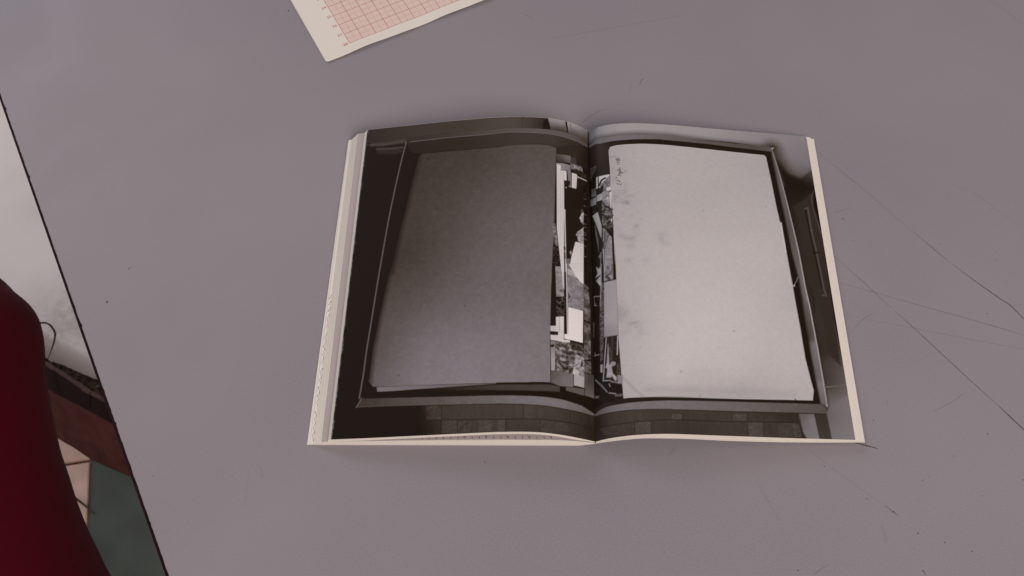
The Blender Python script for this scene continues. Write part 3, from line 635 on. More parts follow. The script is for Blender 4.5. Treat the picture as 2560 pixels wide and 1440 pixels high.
PRINT_RIGHT = [
('poly',[-7.6,253.7,223.7,257.1,171.8,-22.0,-10.8,-21.3],30,0.35,{}),
('poly',[-1.6,223.2,53.2,219.4,98.8,214.3,143.7,214.1,146.8,180.5,152.5,157.6,134.7,163.3,118.7,167.3,117.2,196.3,89.6,198.4,51.9,198.1,36.5,199.3,21.8,199.0,10.8,198.5,-1.2,200.1],['g',(0.4,207.6,112),(7.4,205.9,138),(22.0,205.8,150),(44.3,206.4,148),(75.1,206.6,146),(105.6,206.0,134),(128.6,204.9,128),(140.3,200.4,122),(139.1,185.3,112),(136.5,176.9,90),(139.5,177.1,84)],0.5,{}),
('line',[-0.8,199.7,3.7,199.7,10.8,198.5,21.8,199.0,36.5,199.3,52.0,199.2,74.5,197.9,97.1,197.4,117.0,196.7],56,7.0,{'a':0.9,'w':2.0}),
('poly',[117.4,188.0,119.6,174.6,121.1,162.2,122.4,148.3,124.5,119.0,125.6,94.0,126.2,83.1,127.3,53.8,127.8,31.9,127.7,17.3,139.1,0.5,144.2,-1.4,160.9,101.5,153.1,131.7,144.8,182.2,140.1,179.0,132.9,173.2,125.0,175.9],['g',(124.0,167.8,26),(135.4,168.7,24),(128.2,154.0,34),(137.9,160.0,36),(128.1,130.0,44),(129.2,105.4,46),(130.7,87.4,46),(132.8,71.3,50),(129.4,51.6,46),(134.2,45.7,66),(135.4,39.7,72),(132.0,35.1,64),(137.6,35.3,80),(132.7,30.6,70),(130.0,21.7,96),(137.0,21.9,108),(134.2,3.9,114),(138.9,7.6,112)],5.0,{}),
('poly',[140.1,178.8,133.1,173.2,135.4,168.7,140.6,165.5,141.4,169.2],['g',(139.5,177.1,64),(138.8,166.3,24)],2.0,{}),
('line',[117.0,196.3,118.8,187.2,122.2,177.5,127.5,171.6,132.5,169.8],30,15.0,{'a':0.92,'w':6.0}),
('poly',[-1.4,198.8,3.7,199.7,10.8,198.5,21.8,199.0,36.5,199.3,52.0,199.2,74.5,197.9,97.1,197.4,117.0,196.7,117.0,194.3,114.9,193.1,89.3,194.2,51.8,195.1,43.7,196.0,28.9,195.3,14.4,194.8,7.1,194.7,-0.2,197.4],['g',(2.3,197.9,104),(21.7,197.1,108),(43.8,197.6,98),(74.4,196.7,84),(104.6,195.6,76),(115.9,194.8,84)],0.35,{'amp':5}),
('poly',[-0.8,197.3,7.1,194.5,14.3,194.7,28.9,195.1,43.7,195.8,51.8,195.6,74.3,195.3,114.9,193.3,119.5,155.1,121.2,121.2,124.9,94.0,124.7,74.9,126.1,48.4,127.2,18.7,109.3,20.3,41.3,19.6,18.3,19.6,0.1,17.3],['g',(2.1,190.7,46),(10.6,188.2,40),(28.9,193.3,30),(81.6,192.9,30),(113.3,172.2,26),(118.3,121.0,26),(118.3,58.9,26)],0.4,{}),
('poly',[115.6,192.5,117.2,193.1,119.2,174.5,121.9,147.4,124.2,118.9,125.2,94.0,125.9,83.0,127.0,53.8,127.5,31.9,127.5,18.4,124.1,20.8,123.4,33.3,122.6,53.6,122.1,74.8,122.0,99.3,120.0,117.0,118.5,146.3,116.9,170.7],['g',(116.6,181.5,84),(118.7,163.8,92),(120.6,133.7,80),(122.6,98.6,96),(121.9,86.9,66),(124.8,87.1,112),(122.8,60.6,62),(125.6,57.6,110),(124.1,36.3,92),(126.4,32.6,116),(125.5,21.6,96)],2.0,{}),
('line',[116.4,194.2,118.0,183.5,119.2,174.5,120.6,161.3,121.9,147.4,123.1,133.0,124.2,118.9,125.0,94.8,125.9,83.0,127.0,53.8,127.5,31.9,127.5,19.1],['g',(116.5,193.5,120),(120.3,167.5,142),(124.1,121.4,158),(126.3,71.0,164),(127.3,21.6,150)],0.5,{'w':0.7}),
('line',[116.4,195.3,117.3,196.3],150,0.4,{'w':0.8}),
('poly',[125.0,152.0,131.6,156.9,140.5,165.1,141.0,134.2,140.4,94.8,138.8,67.6,138.9,44.4,132.2,51.7,132.5,68.9,131.1,95.6],46,2.0,{}),
('line',[132.1,150.3,134.2,151.6,134.2,135.0,135.3,118.8,136.2,94.6,137.0,89.5,134.8,89.6],72,0.6,{'w':1.1}),
('line',[132.3,149.9,133.2,130.3,134.2,113.8,135.1,94.6],24,0.5,{'w':0.7}),
('line',[133.7,118.7,135.9,119.2],22,0.4,{'w':0.9}),
('line',[133.7,134.8,134.9,135.2],92,0.4,{'w':0.4}),
('line',[139.7,164.6,137.8,160.9,137.4,152.9,138.5,142.6,140.4,130.0],92,0.6,{'a':0.8,'w':0.4}),
('poly',[139.3,163.6,141.0,164.7,141.3,136.0,141.3,111.0,141.9,94.9,141.9,83.9,142.0,55.2,141.3,32.4,140.8,42.9,139.6,73.2,139.9,95.3,140.6,125.8,139.8,141.0,138.1,153.0],22,1.2,{}),
('line',[127.9,96.3,128.8,89.7,128.8,78.3],30,0.4,{'w':0.4}),
('line',[127.6,30.9,134.9,31.6,140.3,32.7],96,0.5,{'w':0.4}),
('line',[128.2,30.6,134.5,31.3],120,0.3,{'a':0.7,'w':0.3}),
('poly',[11.7,188.4,12.6,190.4,17.1,191.2,25.1,191.5,34.7,191.8,43.5,191.8,51.5,191.6,73.9,191.1,96.5,190.4,111.1,189.8,111.8,188.6,113.1,170.4,114.3,148.6,115.2,140.1,116.6,118.5,117.6,94.4,117.8,85.9,118.6,66.7,119.0,48.1,120.3,36.1,121.3,28.4,120.0,22.5,109.5,22.4,75.3,21.6,41.4,21.4,29.1,21.4,18.4,21.6,15.4,21.6,14.6,35.8,13.8,57.9,13.7,88.5,13.6,106.2,13.0,124.0,12.6,146.3,12.2,173.7],['g',(14.0,183.1,158),(32.0,182.1,166),(58.3,180.5,167),(87.9,179.0,165),(106.8,180.7,160),(27.2,151.6,164),(70.8,151.0,166),(107.6,154.2,166),(25.8,118.6,170),(61.1,117.0,174),(89.6,119.1,174),(114.2,116.7,172),(20.8,87.6,170),(51.9,78.7,180),(87.9,81.0,178),(113.3,82.4,170),(19.9,62.1,168),(50.6,59.2,182),(85.6,57.3,178),(115.2,51.0,174),(22.7,38.9,172),(42.3,36.3,180),(76.7,37.2,176),(111.2,35.8,171),(48.4,25.6,166),(79.2,27.0,160),(110.1,26.9,168),(22.1,25.4,166)],0.3,{'amp':3}),
('line',[12.8,190.3,17.1,191.1,25.1,191.4,34.7,191.7,43.5,191.8,51.5,191.6,73.9,191.0,96.5,190.3,110.8,189.8],196,0.3,{'a':0.8,'w':0.35}),
('line',[11.7,188.3,12.3,173.7,12.8,146.3,13.1,124.0,13.3,100.9,13.7,88.5,13.8,57.9,14.6,35.8,15.4,21.9],['g',(11.9,183.5,184),(14.2,46.3,178)],0.3,{'a':0.7,'w':0.35}),
('line',[16.0,21.9,25.5,21.4,41.4,21.2,75.3,21.7,109.6,22.6,119.9,22.6],188,0.25,{'a':0.6,'w':0.3}),
('line',[111.6,189.2,113.1,170.4,114.3,148.6,115.2,140.1,116.6,118.5,117.6,94.4,117.8,85.9,118.6,66.7,119.0,48.1,120.3,36.1],176,0.25,{'a':0.6,'w':0.25}),
('line',[110.0,23.1,110.6,22.2],40,0.3,{'w':0.4}),
('poly',[115.3,139.3,116.1,139.5,116.7,118.1,115.9,117.9],186,0.25,{}),
('line',[115.1,141.4,115.6,140.1],70,0.3,{'w':0.7}),
('line',[121.4,101.3,120.6,98.9,119.5,97.3,118.4,95.2,117.8,94.6],130,0.3,{'w':0.35}),
('blob',[118.3,95.2],200,0,{'rx':0.7,'ry':0.7,'a':0.8}),
('line',[28.4,25.4,48.4,25.3,75.6,25.8,110.0,25.8],146,7.0,{'a':0.45,'w':3.0}),
('line',[14.9,34.9,17.3,31.4,20.1,27.6,22.8,24.6,25.6,21.9],136,2.2,{'a':0.55,'w':1.0}),
('line',[18.1,31.4,21.5,27.1,24.9,23.3],150,0.8,{'a':0.5,'w':0.5}),
('blob',[14.4,182.6],118,0,{'rx':2.4000000000000004,'ry':0.8,'a':0.396}),
('blob',[21.2,171.3],118,0,{'rx':1.6,'ry':1.6,'a':0.36300000000000004}),
('blob',[21.1,160.5],120,0,{'rx':1.2000000000000002,'ry':2.4000000000000004,'a':0.36300000000000004}),
('blob',[19.9,156.3],122,0,{'rx':2.4000000000000004,'ry':1.7600000000000002,'a':0.396}),
('blob',[23.0,152.7],132,0,{'rx':3.2,'ry':1.2800000000000002,'a':0.396}),
('blob',[20.4,148.6],104,0,{'rx':2.5600000000000005,'ry':1.7600000000000002,'a':0.46199999999999997}),
('blob',[21.7,147.3],112,0,{'rx':1.6,'ry':1.2800000000000002,'a':0.396}),
('blob',[14.6,152.7],108,0,{'rx':2.72,'ry':4.0,'a':0.36300000000000004}),
('blob',[14.3,166.4],120,0,{'rx':1.6,'ry':2.4000000000000004,'a':0.29700000000000004}),
('blob',[13.7,173.4],128,0,{'rx':1.6,'ry':2.4000000000000004,'a':0.29700000000000004}),
('blob',[15.9,129.2],128,0,{'rx':2.4000000000000004,'ry':2.4000000000000004,'a':0.264}),
('blob',[17.9,124.9],118,0,{'rx':2.8000000000000003,'ry':1.6,'a':0.36300000000000004}),
('blob',[21.2,123.0],122,0,{'rx':4.0,'ry':1.7600000000000002,'a':0.396}),
('blob',[23.5,120.8],126,0,{'rx':2.4000000000000004,'ry':4.0,'a':0.29700000000000004}),
('blob',[22.4,117.2],134,0,{'rx':3.2,'ry':2.0,'a':0.33}),
('blob',[26.7,131.2],120,0,{'rx':1.6,'ry':1.6,'a':0.396}),
('blob',[25.9,128.4],136,0,{'rx':2.4000000000000004,'ry':3.2,'a':0.264}),
('blob',[29.0,135.7],142,0,{'rx':1.6,'ry':1.6,'a':0.33}),
('blob',[41.2,122.7],124,0,{'rx':1.7600000000000002,'ry':3.6,'a':0.33}),
('blob',[43.1,125.7],128,0,{'rx':3.2,'ry':1.4400000000000002,'a':0.33}),
('blob',[43.8,119.6],132,0,{'rx':2.8000000000000003,'ry':2.0,'a':0.264}),
('blob',[21.0,107.8],132,0,{'rx':2.4000000000000004,'ry':2.4000000000000004,'a':0.29700000000000004}),
('blob',[30.8,107.3],142,0,{'rx':2.4000000000000004,'ry':2.4000000000000004,'a':0.264}),
('blob',[23.8,138.4],136,0,{'rx':1.6,'ry':1.6,'a':0.264}),
('blob',[14.8,137.6],130,0,{'rx':1.6,'ry':1.6,'a':0.264}),
('blob',[29.1,148.2],146,0,{'rx':1.6,'ry':1.2000000000000002,'a':0.264}),
('blob',[19.1,140.4],134,0,{'rx':1.6,'ry':1.6,'a':0.264}),
('blob',[15.1,75.3],122,0,{'rx':3.2,'ry':5.6000000000000005,'a':0.384}),
('blob',[18.4,73.2],126,0,{'rx':2.4000000000000004,'ry':3.2,'a':0.384}),
('blob',[15.0,70.3],130,0,{'rx':2.4000000000000004,'ry':3.2,'a':0.32}),
('blob',[16.9,61.6],132,0,{'rx':2.0,'ry':1.6,'a':0.32}),
('blob',[21.6,67.0],128,0,{'rx':3.2,'ry':1.6,'a':0.384}),
('blob',[24.5,66.7],132,0,{'rx':3.2,'ry':1.6,'a':0.35200000000000004}),
('blob',[26.2,61.6],128,0,{'rx':1.6,'ry':3.2,'a':0.35200000000000004}),
('blob',[19.9,63.7],140,0,{'rx':1.6,'ry':2.4000000000000004,'a':0.32}),
('blob',[23.7,63.8],120,0,{'rx':0.8,'ry':0.8,'a':0.32}),
('blob',[25.8,51.7],140,0,{'rx':0.8,'ry':0.8,'a':0.32}),
('blob',[107.6,150.5],120,0,{'rx':0.5,'ry':0.5,'a':0.6}),
('blob',[68.1,144.0],120,0,{'rx':0.5,'ry':0.5,'a':0.6}),
('blob',[79.4,63.3],110,0,{'rx':0.5,'ry':0.5,'a':0.6}),
('blob',[47.4,36.7],110,0,{'rx':0.5,'ry':0.5,'a':0.6}),
('blob',[57.0,22.5],110,0,{'rx':0.5,'ry':0.5,'a':0.6}),
('line',[15.9,162.7,16.3,163.0,16.5,162.5,16.2,161.9,16.8,161.9,17.5,162.1,18.3,161.3],44,0.28,{'a':0.92,'w':0.26}),
('line',[18.2,161.3,18.7,162.3],44,0.28,{'a':0.92,'w':0.26}),
('line',[16.0,164.8,16.6,165.0,17.3,164.0,17.8,163.5,18.1,163.8,17.3,164.6],44,0.28,{'a':0.92,'w':0.26}),
('line',[16.3,165.0,15.8,164.8],44,0.28,{'a':0.92,'w':0.26}),
('line',[15.6,166.5,15.9,166.8,15.8,167.4],44,0.28,{'a':0.92,'w':0.26}),
('line',[15.9,166.8,16.3,166.5],44,0.28,{'a':0.92,'w':0.26}),
('line',[16.7,168.4,18.5,168.7,17.0,168.7,17.4,169.3,18.7,167.8],44,0.28,{'a':0.92,'w':0.26}),
('line',[17.1,169.5,18.5,169.8,17.5,170.2,18.4,170.4],44,0.28,{'a':0.92,'w':0.26}),
('line',[17.8,170.3,20.1,170.2,19.7,169.7,18.6,170.8,17.5,171.0,18.6,171.2],44,0.28,{'a':0.92,'w':0.26}),
('line',[16.2,172.1,18.6,171.4,18.3,172.1,17.5,172.3],44,0.28,{'a':0.92,'w':0.26}),
('line',[16.4,172.9,18.5,172.4],44,0.28,{'a':0.92,'w':0.26}),
('line',[17.6,173.2,18.5,173.2,18.0,173.7,18.6,173.8,17.8,174.2],44,0.28,{'a':0.92,'w':0.26}),
('line',[16.6,176.9,18.2,176.6],44,0.28,{'a':0.92,'w':0.26}),
('line',[16.5,178.4,17.0,178.9,17.4,178.3,16.9,178.0,16.5,178.4,18.3,178.2],44,0.28,{'a':0.92,'w':0.26}),
('line',[16.2,179.8,16.7,180.0,16.4,179.5,17.8,179.9,18.6,179.6],44,0.28,{'a':0.92,'w':0.26}),
('line',[15.8,180.7,16.4,180.3,16.1,181.0,16.7,180.6,16.5,181.3],44,0.28,{'a':0.92,'w':0.26}),
('line',[17.0,181.0,17.8,180.6,17.5,181.3,17.9,181.5,17.2,180.4],44,0.28,{'a':0.92,'w':0.26}),
('line',[17.6,179.4,18.5,180.0,18.1,180.2],44,0.28,{'a':0.92,'w':0.26}),
('poly',[-0.1,15.9,2.7,17.5,6.3,18.3,14.8,18.7,25.4,18.8,41.3,19.2,61.5,19.7,81.9,20.0,109.3,20.4,124.5,20.4,126.5,18.3,127.4,14.7,108.6,14.8,74.6,14.3,41.0,14.0,25.2,14.3,11.1,14.7,4.1,14.7,0.0,14.7],['g',(2.0,16.2,90),(11.2,16.7,108),(32.5,16.5,110),(54.6,16.9,102),(81.7,17.4,96),(108.9,17.4,84),(124.0,17.9,78)],0.3,{'amp':5}),
('poly',[0.0,14.2,4.1,14.4,11.1,14.4,25.2,14.0,41.0,14.0,74.6,14.0,108.6,14.6,112.7,14.5,119.4,14.4,122.1,-0.6,119.1,-8.3,39.5,-11.0,17.3,-9.8,-0.4,-6.5],['g',(1.9,9.6,38),(7.5,9.7,52),(18.0,10.4,62),(32.2,11.0,60),(17.8,3.6,56),(47.4,9.9,56),(74.3,11.0,58),(101.4,11.4,48),(46.9,2.9,52),(73.7,4.0,58),(100.6,5.0,56),(110.5,3.3,44)],0.5,{'amp':5,'streak':1}),
('poly',[20.7,7.4,29.2,7.0,29.0,0.6,20.8,1.0],['n',74,9,1],0.8,{'a':0.7}),
('poly',[1.8,6.6,20.3,6.7,20.1,0.9,5.9,1.7],['n',62,12,0.9],0.8,{'a':0.5}),
('poly',[40.8,11.2,46.3,11.3,46.1,8.1,40.6,8.0],['n',74,12,1],0.5,{'a':0.8}),
('poly',[73.8,12.8,82.0,12.9,80.8,9.0,73.8,9.0],['n',70,10,1],0.5,{'a':0.8}),
('poly',[82.2,8.1,90.3,8.3,89.9,0.3,82.1,0.1],['n',74,9,1],0.8,{'a':0.8}),
('poly',[98.3,8.5,107.9,8.7,108.2,0.7,98.8,0.5],['n',64,10,1],0.6,{'a':0.7}),
('poly',[106.8,8.4,110.5,8.5,110.9,0.5,107.2,0.6],['n',76,10,1],0.5,{'a':0.6}),
('line',[0.1,7.2,7.4,7.3,14.4,7.2,24.9,7.5,40.6,8.1,67.3,8.1,94.3,8.9,110.9,9.0],34,0.4,{'a':0.7,'w':0.5}),
('line',[20.7,7.8,20.6,0.6],36,0.4,{'a':0.6,'w':0.35}),
('line',[29.5,7.4,29.3,0.1],36,0.4,{'a':0.6,'w':0.35}),
('line',[46.5,12.0,46.2,7.8],36,0.4,{'a':0.6,'w':0.35}),
('line',[82.5,13.3,81.2,-0.6],36,0.4,{'a':0.6,'w':0.35}),
('line',[61.0,12.6,60.8,8.2],36,0.4,{'a':0.6,'w':0.35}),
('line',[90.8,8.5,90.1,0.1],36,0.4,{'a':0.6,'w':0.35}),
('line',[73.8,13.1,73.8,8.7],36,0.4,{'a':0.6,'w':0.35}),
('poly',[127.7,17.3,141.2,27.2,144.2,-1.4,126.7,-1.9,126.4,14.4],['g',(128.1,13.0,98),(136.4,18.3,108),(135.6,4.0,114),(129.2,1.7,110)],0.6,{}),
('poly',[111.3,14.3,119.6,14.4,120.8,-1.4,114.3,-1.5,112.2,3.3,111.9,8.2],['g',(113.8,12.5,92),(116.9,10.5,108),(117.1,2.0,112)],0.5,{}),
('line',[111.3,14.2,111.5,9.6,112.1,4.0,113.8,-0.2],80,0.6,{'w':0.4}),
('poly',[119.6,14.4,126.7,14.4,127.6,-1.2,120.8,-1.4],['g',(122.6,12.8,50),(124.6,2.2,58)],0.5,{}),
('line',[41.0,13.9,74.6,14.2,108.6,14.7,127.0,14.6],34,0.5,{'a':0.8,'w':0.4}),
('line',[0.1,14.4,4.1,14.6,11.1,14.6,25.2,14.2,41.0,14.1],40,0.5,{'a':0.7,'w':0.4}),
('poly',[-0.7,195.1,11.3,188.1,11.7,182.6,12.2,156.5,12.5,128.2,13.2,101.0,13.6,106.2,13.8,57.9,14.6,35.8,15.2,21.9,11.3,21.3,0.1,19.6],25,0.3,{}),
('poly',[-0.6,196.4,11.7,190.5,11.4,170.4,4.5,171.8,-0.2,173.4],['g',(2.1,190.7,42),(9.1,186.8,44),(1.9,175.0,28),(9.5,172.6,38)],0.5,{}),
('poly',[0.4,180.4,4.1,179.3,3.8,175.8,2.7,174.7,0.8,170.5,0.3,172.4],['n',56,14,1],0.5,{}),
('line',[0.4,180.4,4.0,179.0],104,0.3,{'w':0.3}),
('poly',[3.8,170.8,7.1,170.3,11.9,170.1,12.2,160.9,3.7,162.2],186,0.25,{}),
('line',[4.9,170.7,4.9,161.5],26,0.25,{'w':0.6}),
('line',[5.6,163.8,6.2,165.9,7.1,167.2,9.1,167.9],26,0.3,{'w':1.2}),
('poly',[7.0,164.9,8.6,166.0,11.9,169.5,12.0,161.2,9.6,160.8,9.2,157.7,7.1,158.0,6.1,163.3],['n',112,16,1.4],0.3,{}),
('line',[8.3,165.8,11.2,161.2],70,0.3,{'w':0.4}),
('poly',[5.5,164.1,6.5,163.9,6.5,162.5,5.6,162.6],30,0.25,{}),
('blob',[6.1,163.3],190,0,{'rx':0.5,'ry':0.5,'a':0.8}),
('poly',[3.6,160.4,7.9,163.3,7.7,158.1,3.5,158.4],28,0.25,{}),
('poly',[0.9,164.4,3.6,163.3,3.4,157.4,0.8,158.4],['g',(1.7,162.3,76),(2.6,158.8,106)],0.25,{}),
('poly',[-0.2,157.2,3.5,156.5,3.4,151.0,0.2,152.2],['g',(0.5,154.9,100),(2.6,154.3,140)],0.25,{}),
('poly',[3.5,157.3,7.1,157.4,7.0,152.8,3.8,152.6],['g',(4.7,155.5,140),(6.2,154.8,158)],0.25,{}),
('line',[4.1,152.6,3.5,152.3],190,0.3,{'w':0.5}),
('poly',[7.1,158.2,11.1,158.1,11.5,151.8,10.8,147.0,8.7,147.5,7.0,151.9],['n',128,22,1.2],0.25,{}),
('line',[9.5,155.0,10.2,155.3,10.8,154.4,10.0,153.7,9.5,154.5],60,0.25,{'w':0.4}),
('blob',[10.1,153.2],196,0,{'rx':0.6,'ry':1.2,'a':0.8}),
('blob',[10.4,151.6],190,0,{'rx':0.5,'ry':1,'a':0.7}),
('poly',[9.5,160.8,12.2,161.0,12.4,158.2,9.6,158.2],188,0.25,{}),
('poly',[11.3,157.2,12.5,157.3,12.4,145.2,11.3,145.6],['g',(11.8,155.7,186),(11.8,147.4,176)],0.25,{}),
('poly',[3.2,152.6,6.8,152.6,6.4,136.8,3.8,149.6],28,0.3,{}),
('poly',[0.7,151.7,3.3,150.5,3.4,145.3,1.4,145.6],['n',40,22,0.8],0.4,{}),
('poly',[6.7,151.4,8.7,148.1,12.8,145.1,13.0,131.4,8.8,131.4,6.6,135.2],['n',78,56,1.1],0.3,{}),
('line',[7.7,149.7,8.7,147.5,11.3,145.3],30,0.5,{'a':0.8,'w':0.8}),
('line',[7.0,144.2,9.7,144.7,12.8,144.3],30,0.5,{'a':0.8,'w':0.8}),
('line',[7.2,141.6,9.0,138.5,11.6,138.5,13.0,140.2],30,0.5,{'a':0.8,'w':0.8}),
('line',[7.4,135.9,9.5,137.8,11.0,135.5,12.6,136.5],30,0.5,{'a':0.8,'w':0.8}),
('line',[7.8,133.2,10.5,134.4,12.8,133.0],30,0.5,{'a':0.8,'w':0.8}),
('line',[7.3,142.9,9.6,141.5,11.7,142.9],136,0.5,{'a':0.7,'w':0.6}),
('line',[8.4,136.8,10.5,136.9],136,0.5,{'a':0.7,'w':0.6}),
('line',[8.7,146.2,10.7,144.1],136,0.5,{'a':0.7,'w':0.6}),
('poly',[11.6,137.3,12.5,137.7,12.4,135.6,11.6,136.0],176,0.3,{}),
('poly',[2.2,137.5,2.9,135.4,4.1,124.7,4.3,116.0,3.7,121.3,2.6,130.0],96,0.3,{}),
('poly',[2.9,134.2,4.2,131.6,4.5,125.1,3.7,126.8],['n',44,20,0.8],0.3,{}),
('poly',[1.1,144.8,4.2,145.1,6.2,134.1,5.9,125.1],['g',(2.3,142.9,166),(5.2,131.1,150)],0.25,{}),
('poly',[6.4,133.1,8.3,131.2,10.3,127.0,12.8,124.0,12.1,101.1,7.5,102.2,7.2,118.0],['n',132,16,2],0.3,{}),
('poly',[6.5,132.7,8.5,129.6,10.3,127.6,8.1,122.0,7.2,118.0,6.6,124.3],['n',96,30,1.2],0.3,{}),
('line',[8.3,129.7,6.7,118.2],60,0.3,{'w':0.4}),
('line',[10.2,127.0,7.5,117.9],60,0.3,{'w':0.4}),
('line',[8.8,132.3,10.9,130.6,12.8,128.6],52,0.4,{'w':0.8}),
('line',[6.5,133.0,6.2,117.1,5.6,102.8],40,0.3,{'w':0.5}),
('line',[6.7,118.2,7.1,102.4],150,0.3,{'w':0.6}),
('line',[7.9,113.8,12.4,112.3],92,0.4,{'a':0.6,'w':0.4}),
('line',[7.8,110.5,12.3,109.0],92,0.4,{'a':0.6,'w':0.4}),
('poly',[9.7,104.6,12.2,102.9,12.1,101.1,8.6,101.9],['n',90,40,0.8],0.3,{}),
('poly',[11.8,131.6,13.0,131.4,13.2,100.9,12.1,101.1],26,0.25,{}),
('poly',[2.5,107.9,4.1,105.7,5.2,107.8,5.7,116.7,5.1,116.0,4.9,103.1,3.0,104.0],['n',130,20,1],0.3,{}),
('poly',[4.1,114.3,5.2,115.0,4.8,112.5,4.3,112.4],110,0.3,{}),
('poly',[2.5,107.9,3.7,105.1,5.0,105.9,5.0,101.3,1.9,100.4,3.3,103.4],150,0.25,{}),
('poly',[2.2,98.6,4.9,100.7,4.8,93.2],['g',(2.7,98.4,140),(4.5,96.0,172)],0.25,{}),
('poly',[6.9,107.8,12.1,106.5,12.0,96.3,6.8,95.7],['n',112,34,1.3],0.3,{}),
('poly',[7.0,98.9,8.4,100.4,10.7,96.7,9.6,95.7],['n',60,34,0.8],0.3,{}),
('poly',[12.1,106.5,13.4,106.3,13.4,96.2,12.1,96.0],26,0.25,{}),
('poly',[5.0,95.8,6.7,95.5,5.7,60.9,4.9,47.6,3.5,44.4,3.6,69.3],['n',72,34,0.9],0.3,{}),
('line',[5.3,108.3,5.0,95.8,4.2,80.6],158,0.25,{'w':0.4}),
('line',[7.3,107.7,6.9,96.4],150,0.3,{'w':0.4}),
('poly',[6.7,95.4,13.6,95.8,13.7,78.8,13.8,60.1,5.9,60.4],['g',(10.1,92.5,146),(9.5,70.0,150),(6.7,64.7,134)],0.25,{}),
('poly',[7.1,60.1,13.3,60.0,14.1,42.1,13.6,35.5,11.8,32.1,4.7,34.2],['n',36,10,1],0.25,{}),
('line',[7.1,60.0,5.9,47.3,4.8,34.1,8.7,33.3],168,0.25,{'w':0.45}),
('line',[10.3,59.7,9.8,44.1],62,0.4,{'w':0.5}),
('poly',[7.7,53.8,10.0,53.9,9.6,44.2,8.0,43.9],['n',56,26,0.7],0.3,{}),
('line',[13.4,59.6,12.8,48.2],160,0.3,{'w':0.7}),
('poly',[7.8,55.7,8.1,55.5,8.2,43.3,9.5,42.2,10.1,36.7,9.2,35.0,6.5,35.6,7.2,40.7,6.1,41.8,7.0,44.3],['n',148,14,1.5],0.25,{}),
('blob',[10.3,43.0],150,0,{'hard':1,'rx':1.5,'ry':1.4,'a':0.95}),
('blob',[10.2,42.9],104,0,{'rx':0.7,'ry':0.7,'a':0.6}),
('poly',[9.2,38.0,10.4,36.9,12.1,34.7,11.8,32.3,10.6,33.6,9.6,35.9],160,0.25,{}),
('poly',[12.2,42.5,14.1,42.8,14.3,35.9,12.1,36.3],['n',54,30,0.8],0.3,{}),
('poly',[12.4,36.0,15.3,35.2,15.2,30.1,12.5,30.8],126,0.25,{}),
('poly',[8.8,33.2,12.5,31.7,12.5,31.0,8.8,32.3],120,0.2,{}),
('poly',[3.5,44.3,4.8,43.9,4.6,39.0,3.4,39.7],142,0.25,{}),
('line',[1.0,88.8,4.2,87.2],136,0.3,{'w':0.5}),
('line',[1.2,83.1,2.2,82.1],136,0.3,{'w':0.5}),
('line',[1.7,83.8,1.4,82.4],136,0.3,{'w':0.3}),
('line',[0.5,51.1,2.9,50.7],136,0.3,{'w':0.5}),
('line',[0.7,36.1,3.9,31.4,6.8,26.9],136,0.3,{'w':0.45}),
('line',[7.8,26.2,11.4,24.9],136,0.3,{'w':0.6}),
('line',[7.9,31.5,8.4,29.9],136,0.3,{'w':0.5}),
('line',[1.0,88.5,1.2,83.4],136,0.3,{'w':0.25}),
('line',[0.8,52.8,0.9,50.7],136,0.3,{'w':0.3}),
('poly',[10.8,24.6,14.9,24.6,15.0,22.9,10.7,23.3],84,0.3,{}),
('poly',[-0.4,73.1,1.0,71.9,0.6,62.4,-0.2,63.2],70,0.4,{}),
('line',[-0.1,109.0,-0.1,93.6],64,0.4,{'w':0.4}),
('poly',[0.1,26.6,2.5,25.9,2.5,24.6,0.3,25.1],96,0.4,{}),
]

ILLUM = 0.80       # how bright white paper reads in this light: print tones are reflectances under it
def printed_page(side, items, edge_b, edge_t, seed):
    dg_ = np.concatenate([np.arange(0, 48, 0.30), np.arange(48, 145.2, 0.36)])
    vg = np.linspace(0, HT[side], 601)
    cv = Canvas(dg_, vg, seed); cv.run(items)
    t = np.clip(cv.t * 1.02 - 4, 14, 210); X, Y = cv.D, cv.V
    if side == 'R': t = t * (1 - 0.035 * np.clip((t - 60) / 80, 0, 1))
    t = t + 2.2 * cv.value_noise(X, Y, 0.9) * np.clip(t / 70, 0.3, 1)
    # stretch the columns so that the last one follows the trimmed edge
    s = Y / HT[side]; edge = edge_b * (1 - s) + edge_t * s
    dd = np.minimum(X, edge)
    w_ = np.clip((t - 30) / 110, 0, 1); rgb = np.stack([t + 5 + w_, t - 4 + w_ * 3.0, t - 10.5 + w_ * 7.5], -1)
    lil = np.exp(-((t - 115) / 30) ** 2)[..., None] * np.array([-2.0, -0.5, 5.5]); rgb = rgb + lil
    if side == 'L':       # bare paper showing in a ragged line along the trimmed fore edge
        gap = edge - X; nz = cv.value_noise(X * 0.5, Y, 5.0)
        bare = np.clip((0.55 + 0.75 * nz - gap) / 0.25, 0, 1)[..., None] * (0.55 + 0.25 * cv.value_noise(X, Y, 2.0))[..., None]
        rgb = rgb * (1 - bare) + np.array([150, 156, 168]) * bare
    col = lin(np.clip(rgb, 4, 235)) / ILLUM
    col = np.concatenate([np.clip(col, 0, 0.9), np.ones(col.shape[:2] + (1,))], -1)
    z = page_z(side, dd, Y) + 0.05
    P = page_pt(side, dd, Y, z)
    F = grid_faces(len(dg_), len(vg))
    if side == 'L': F = F[:, ::-1]
    o = obj('printed_page', P.reshape(-1, 3), np.ascontiguousarray(F), M['print'], book)
    at = o.data.attributes.new('ink', 'FLOAT_COLOR', 'POINT'); at.data.foreach_set('color', col.astype(np.float32).ravel())
    return o
pl = printed_page('L', PRINT_LEFT, 144.0, 142.9, 3)
pl['label'] = 'left page: dim grey folder in a dark box'
pr = printed_page('R', PRINT_RIGHT, 140.4, 140.6, 4)
pr['label'] = 'right page: pale folder with handwriting in a box'

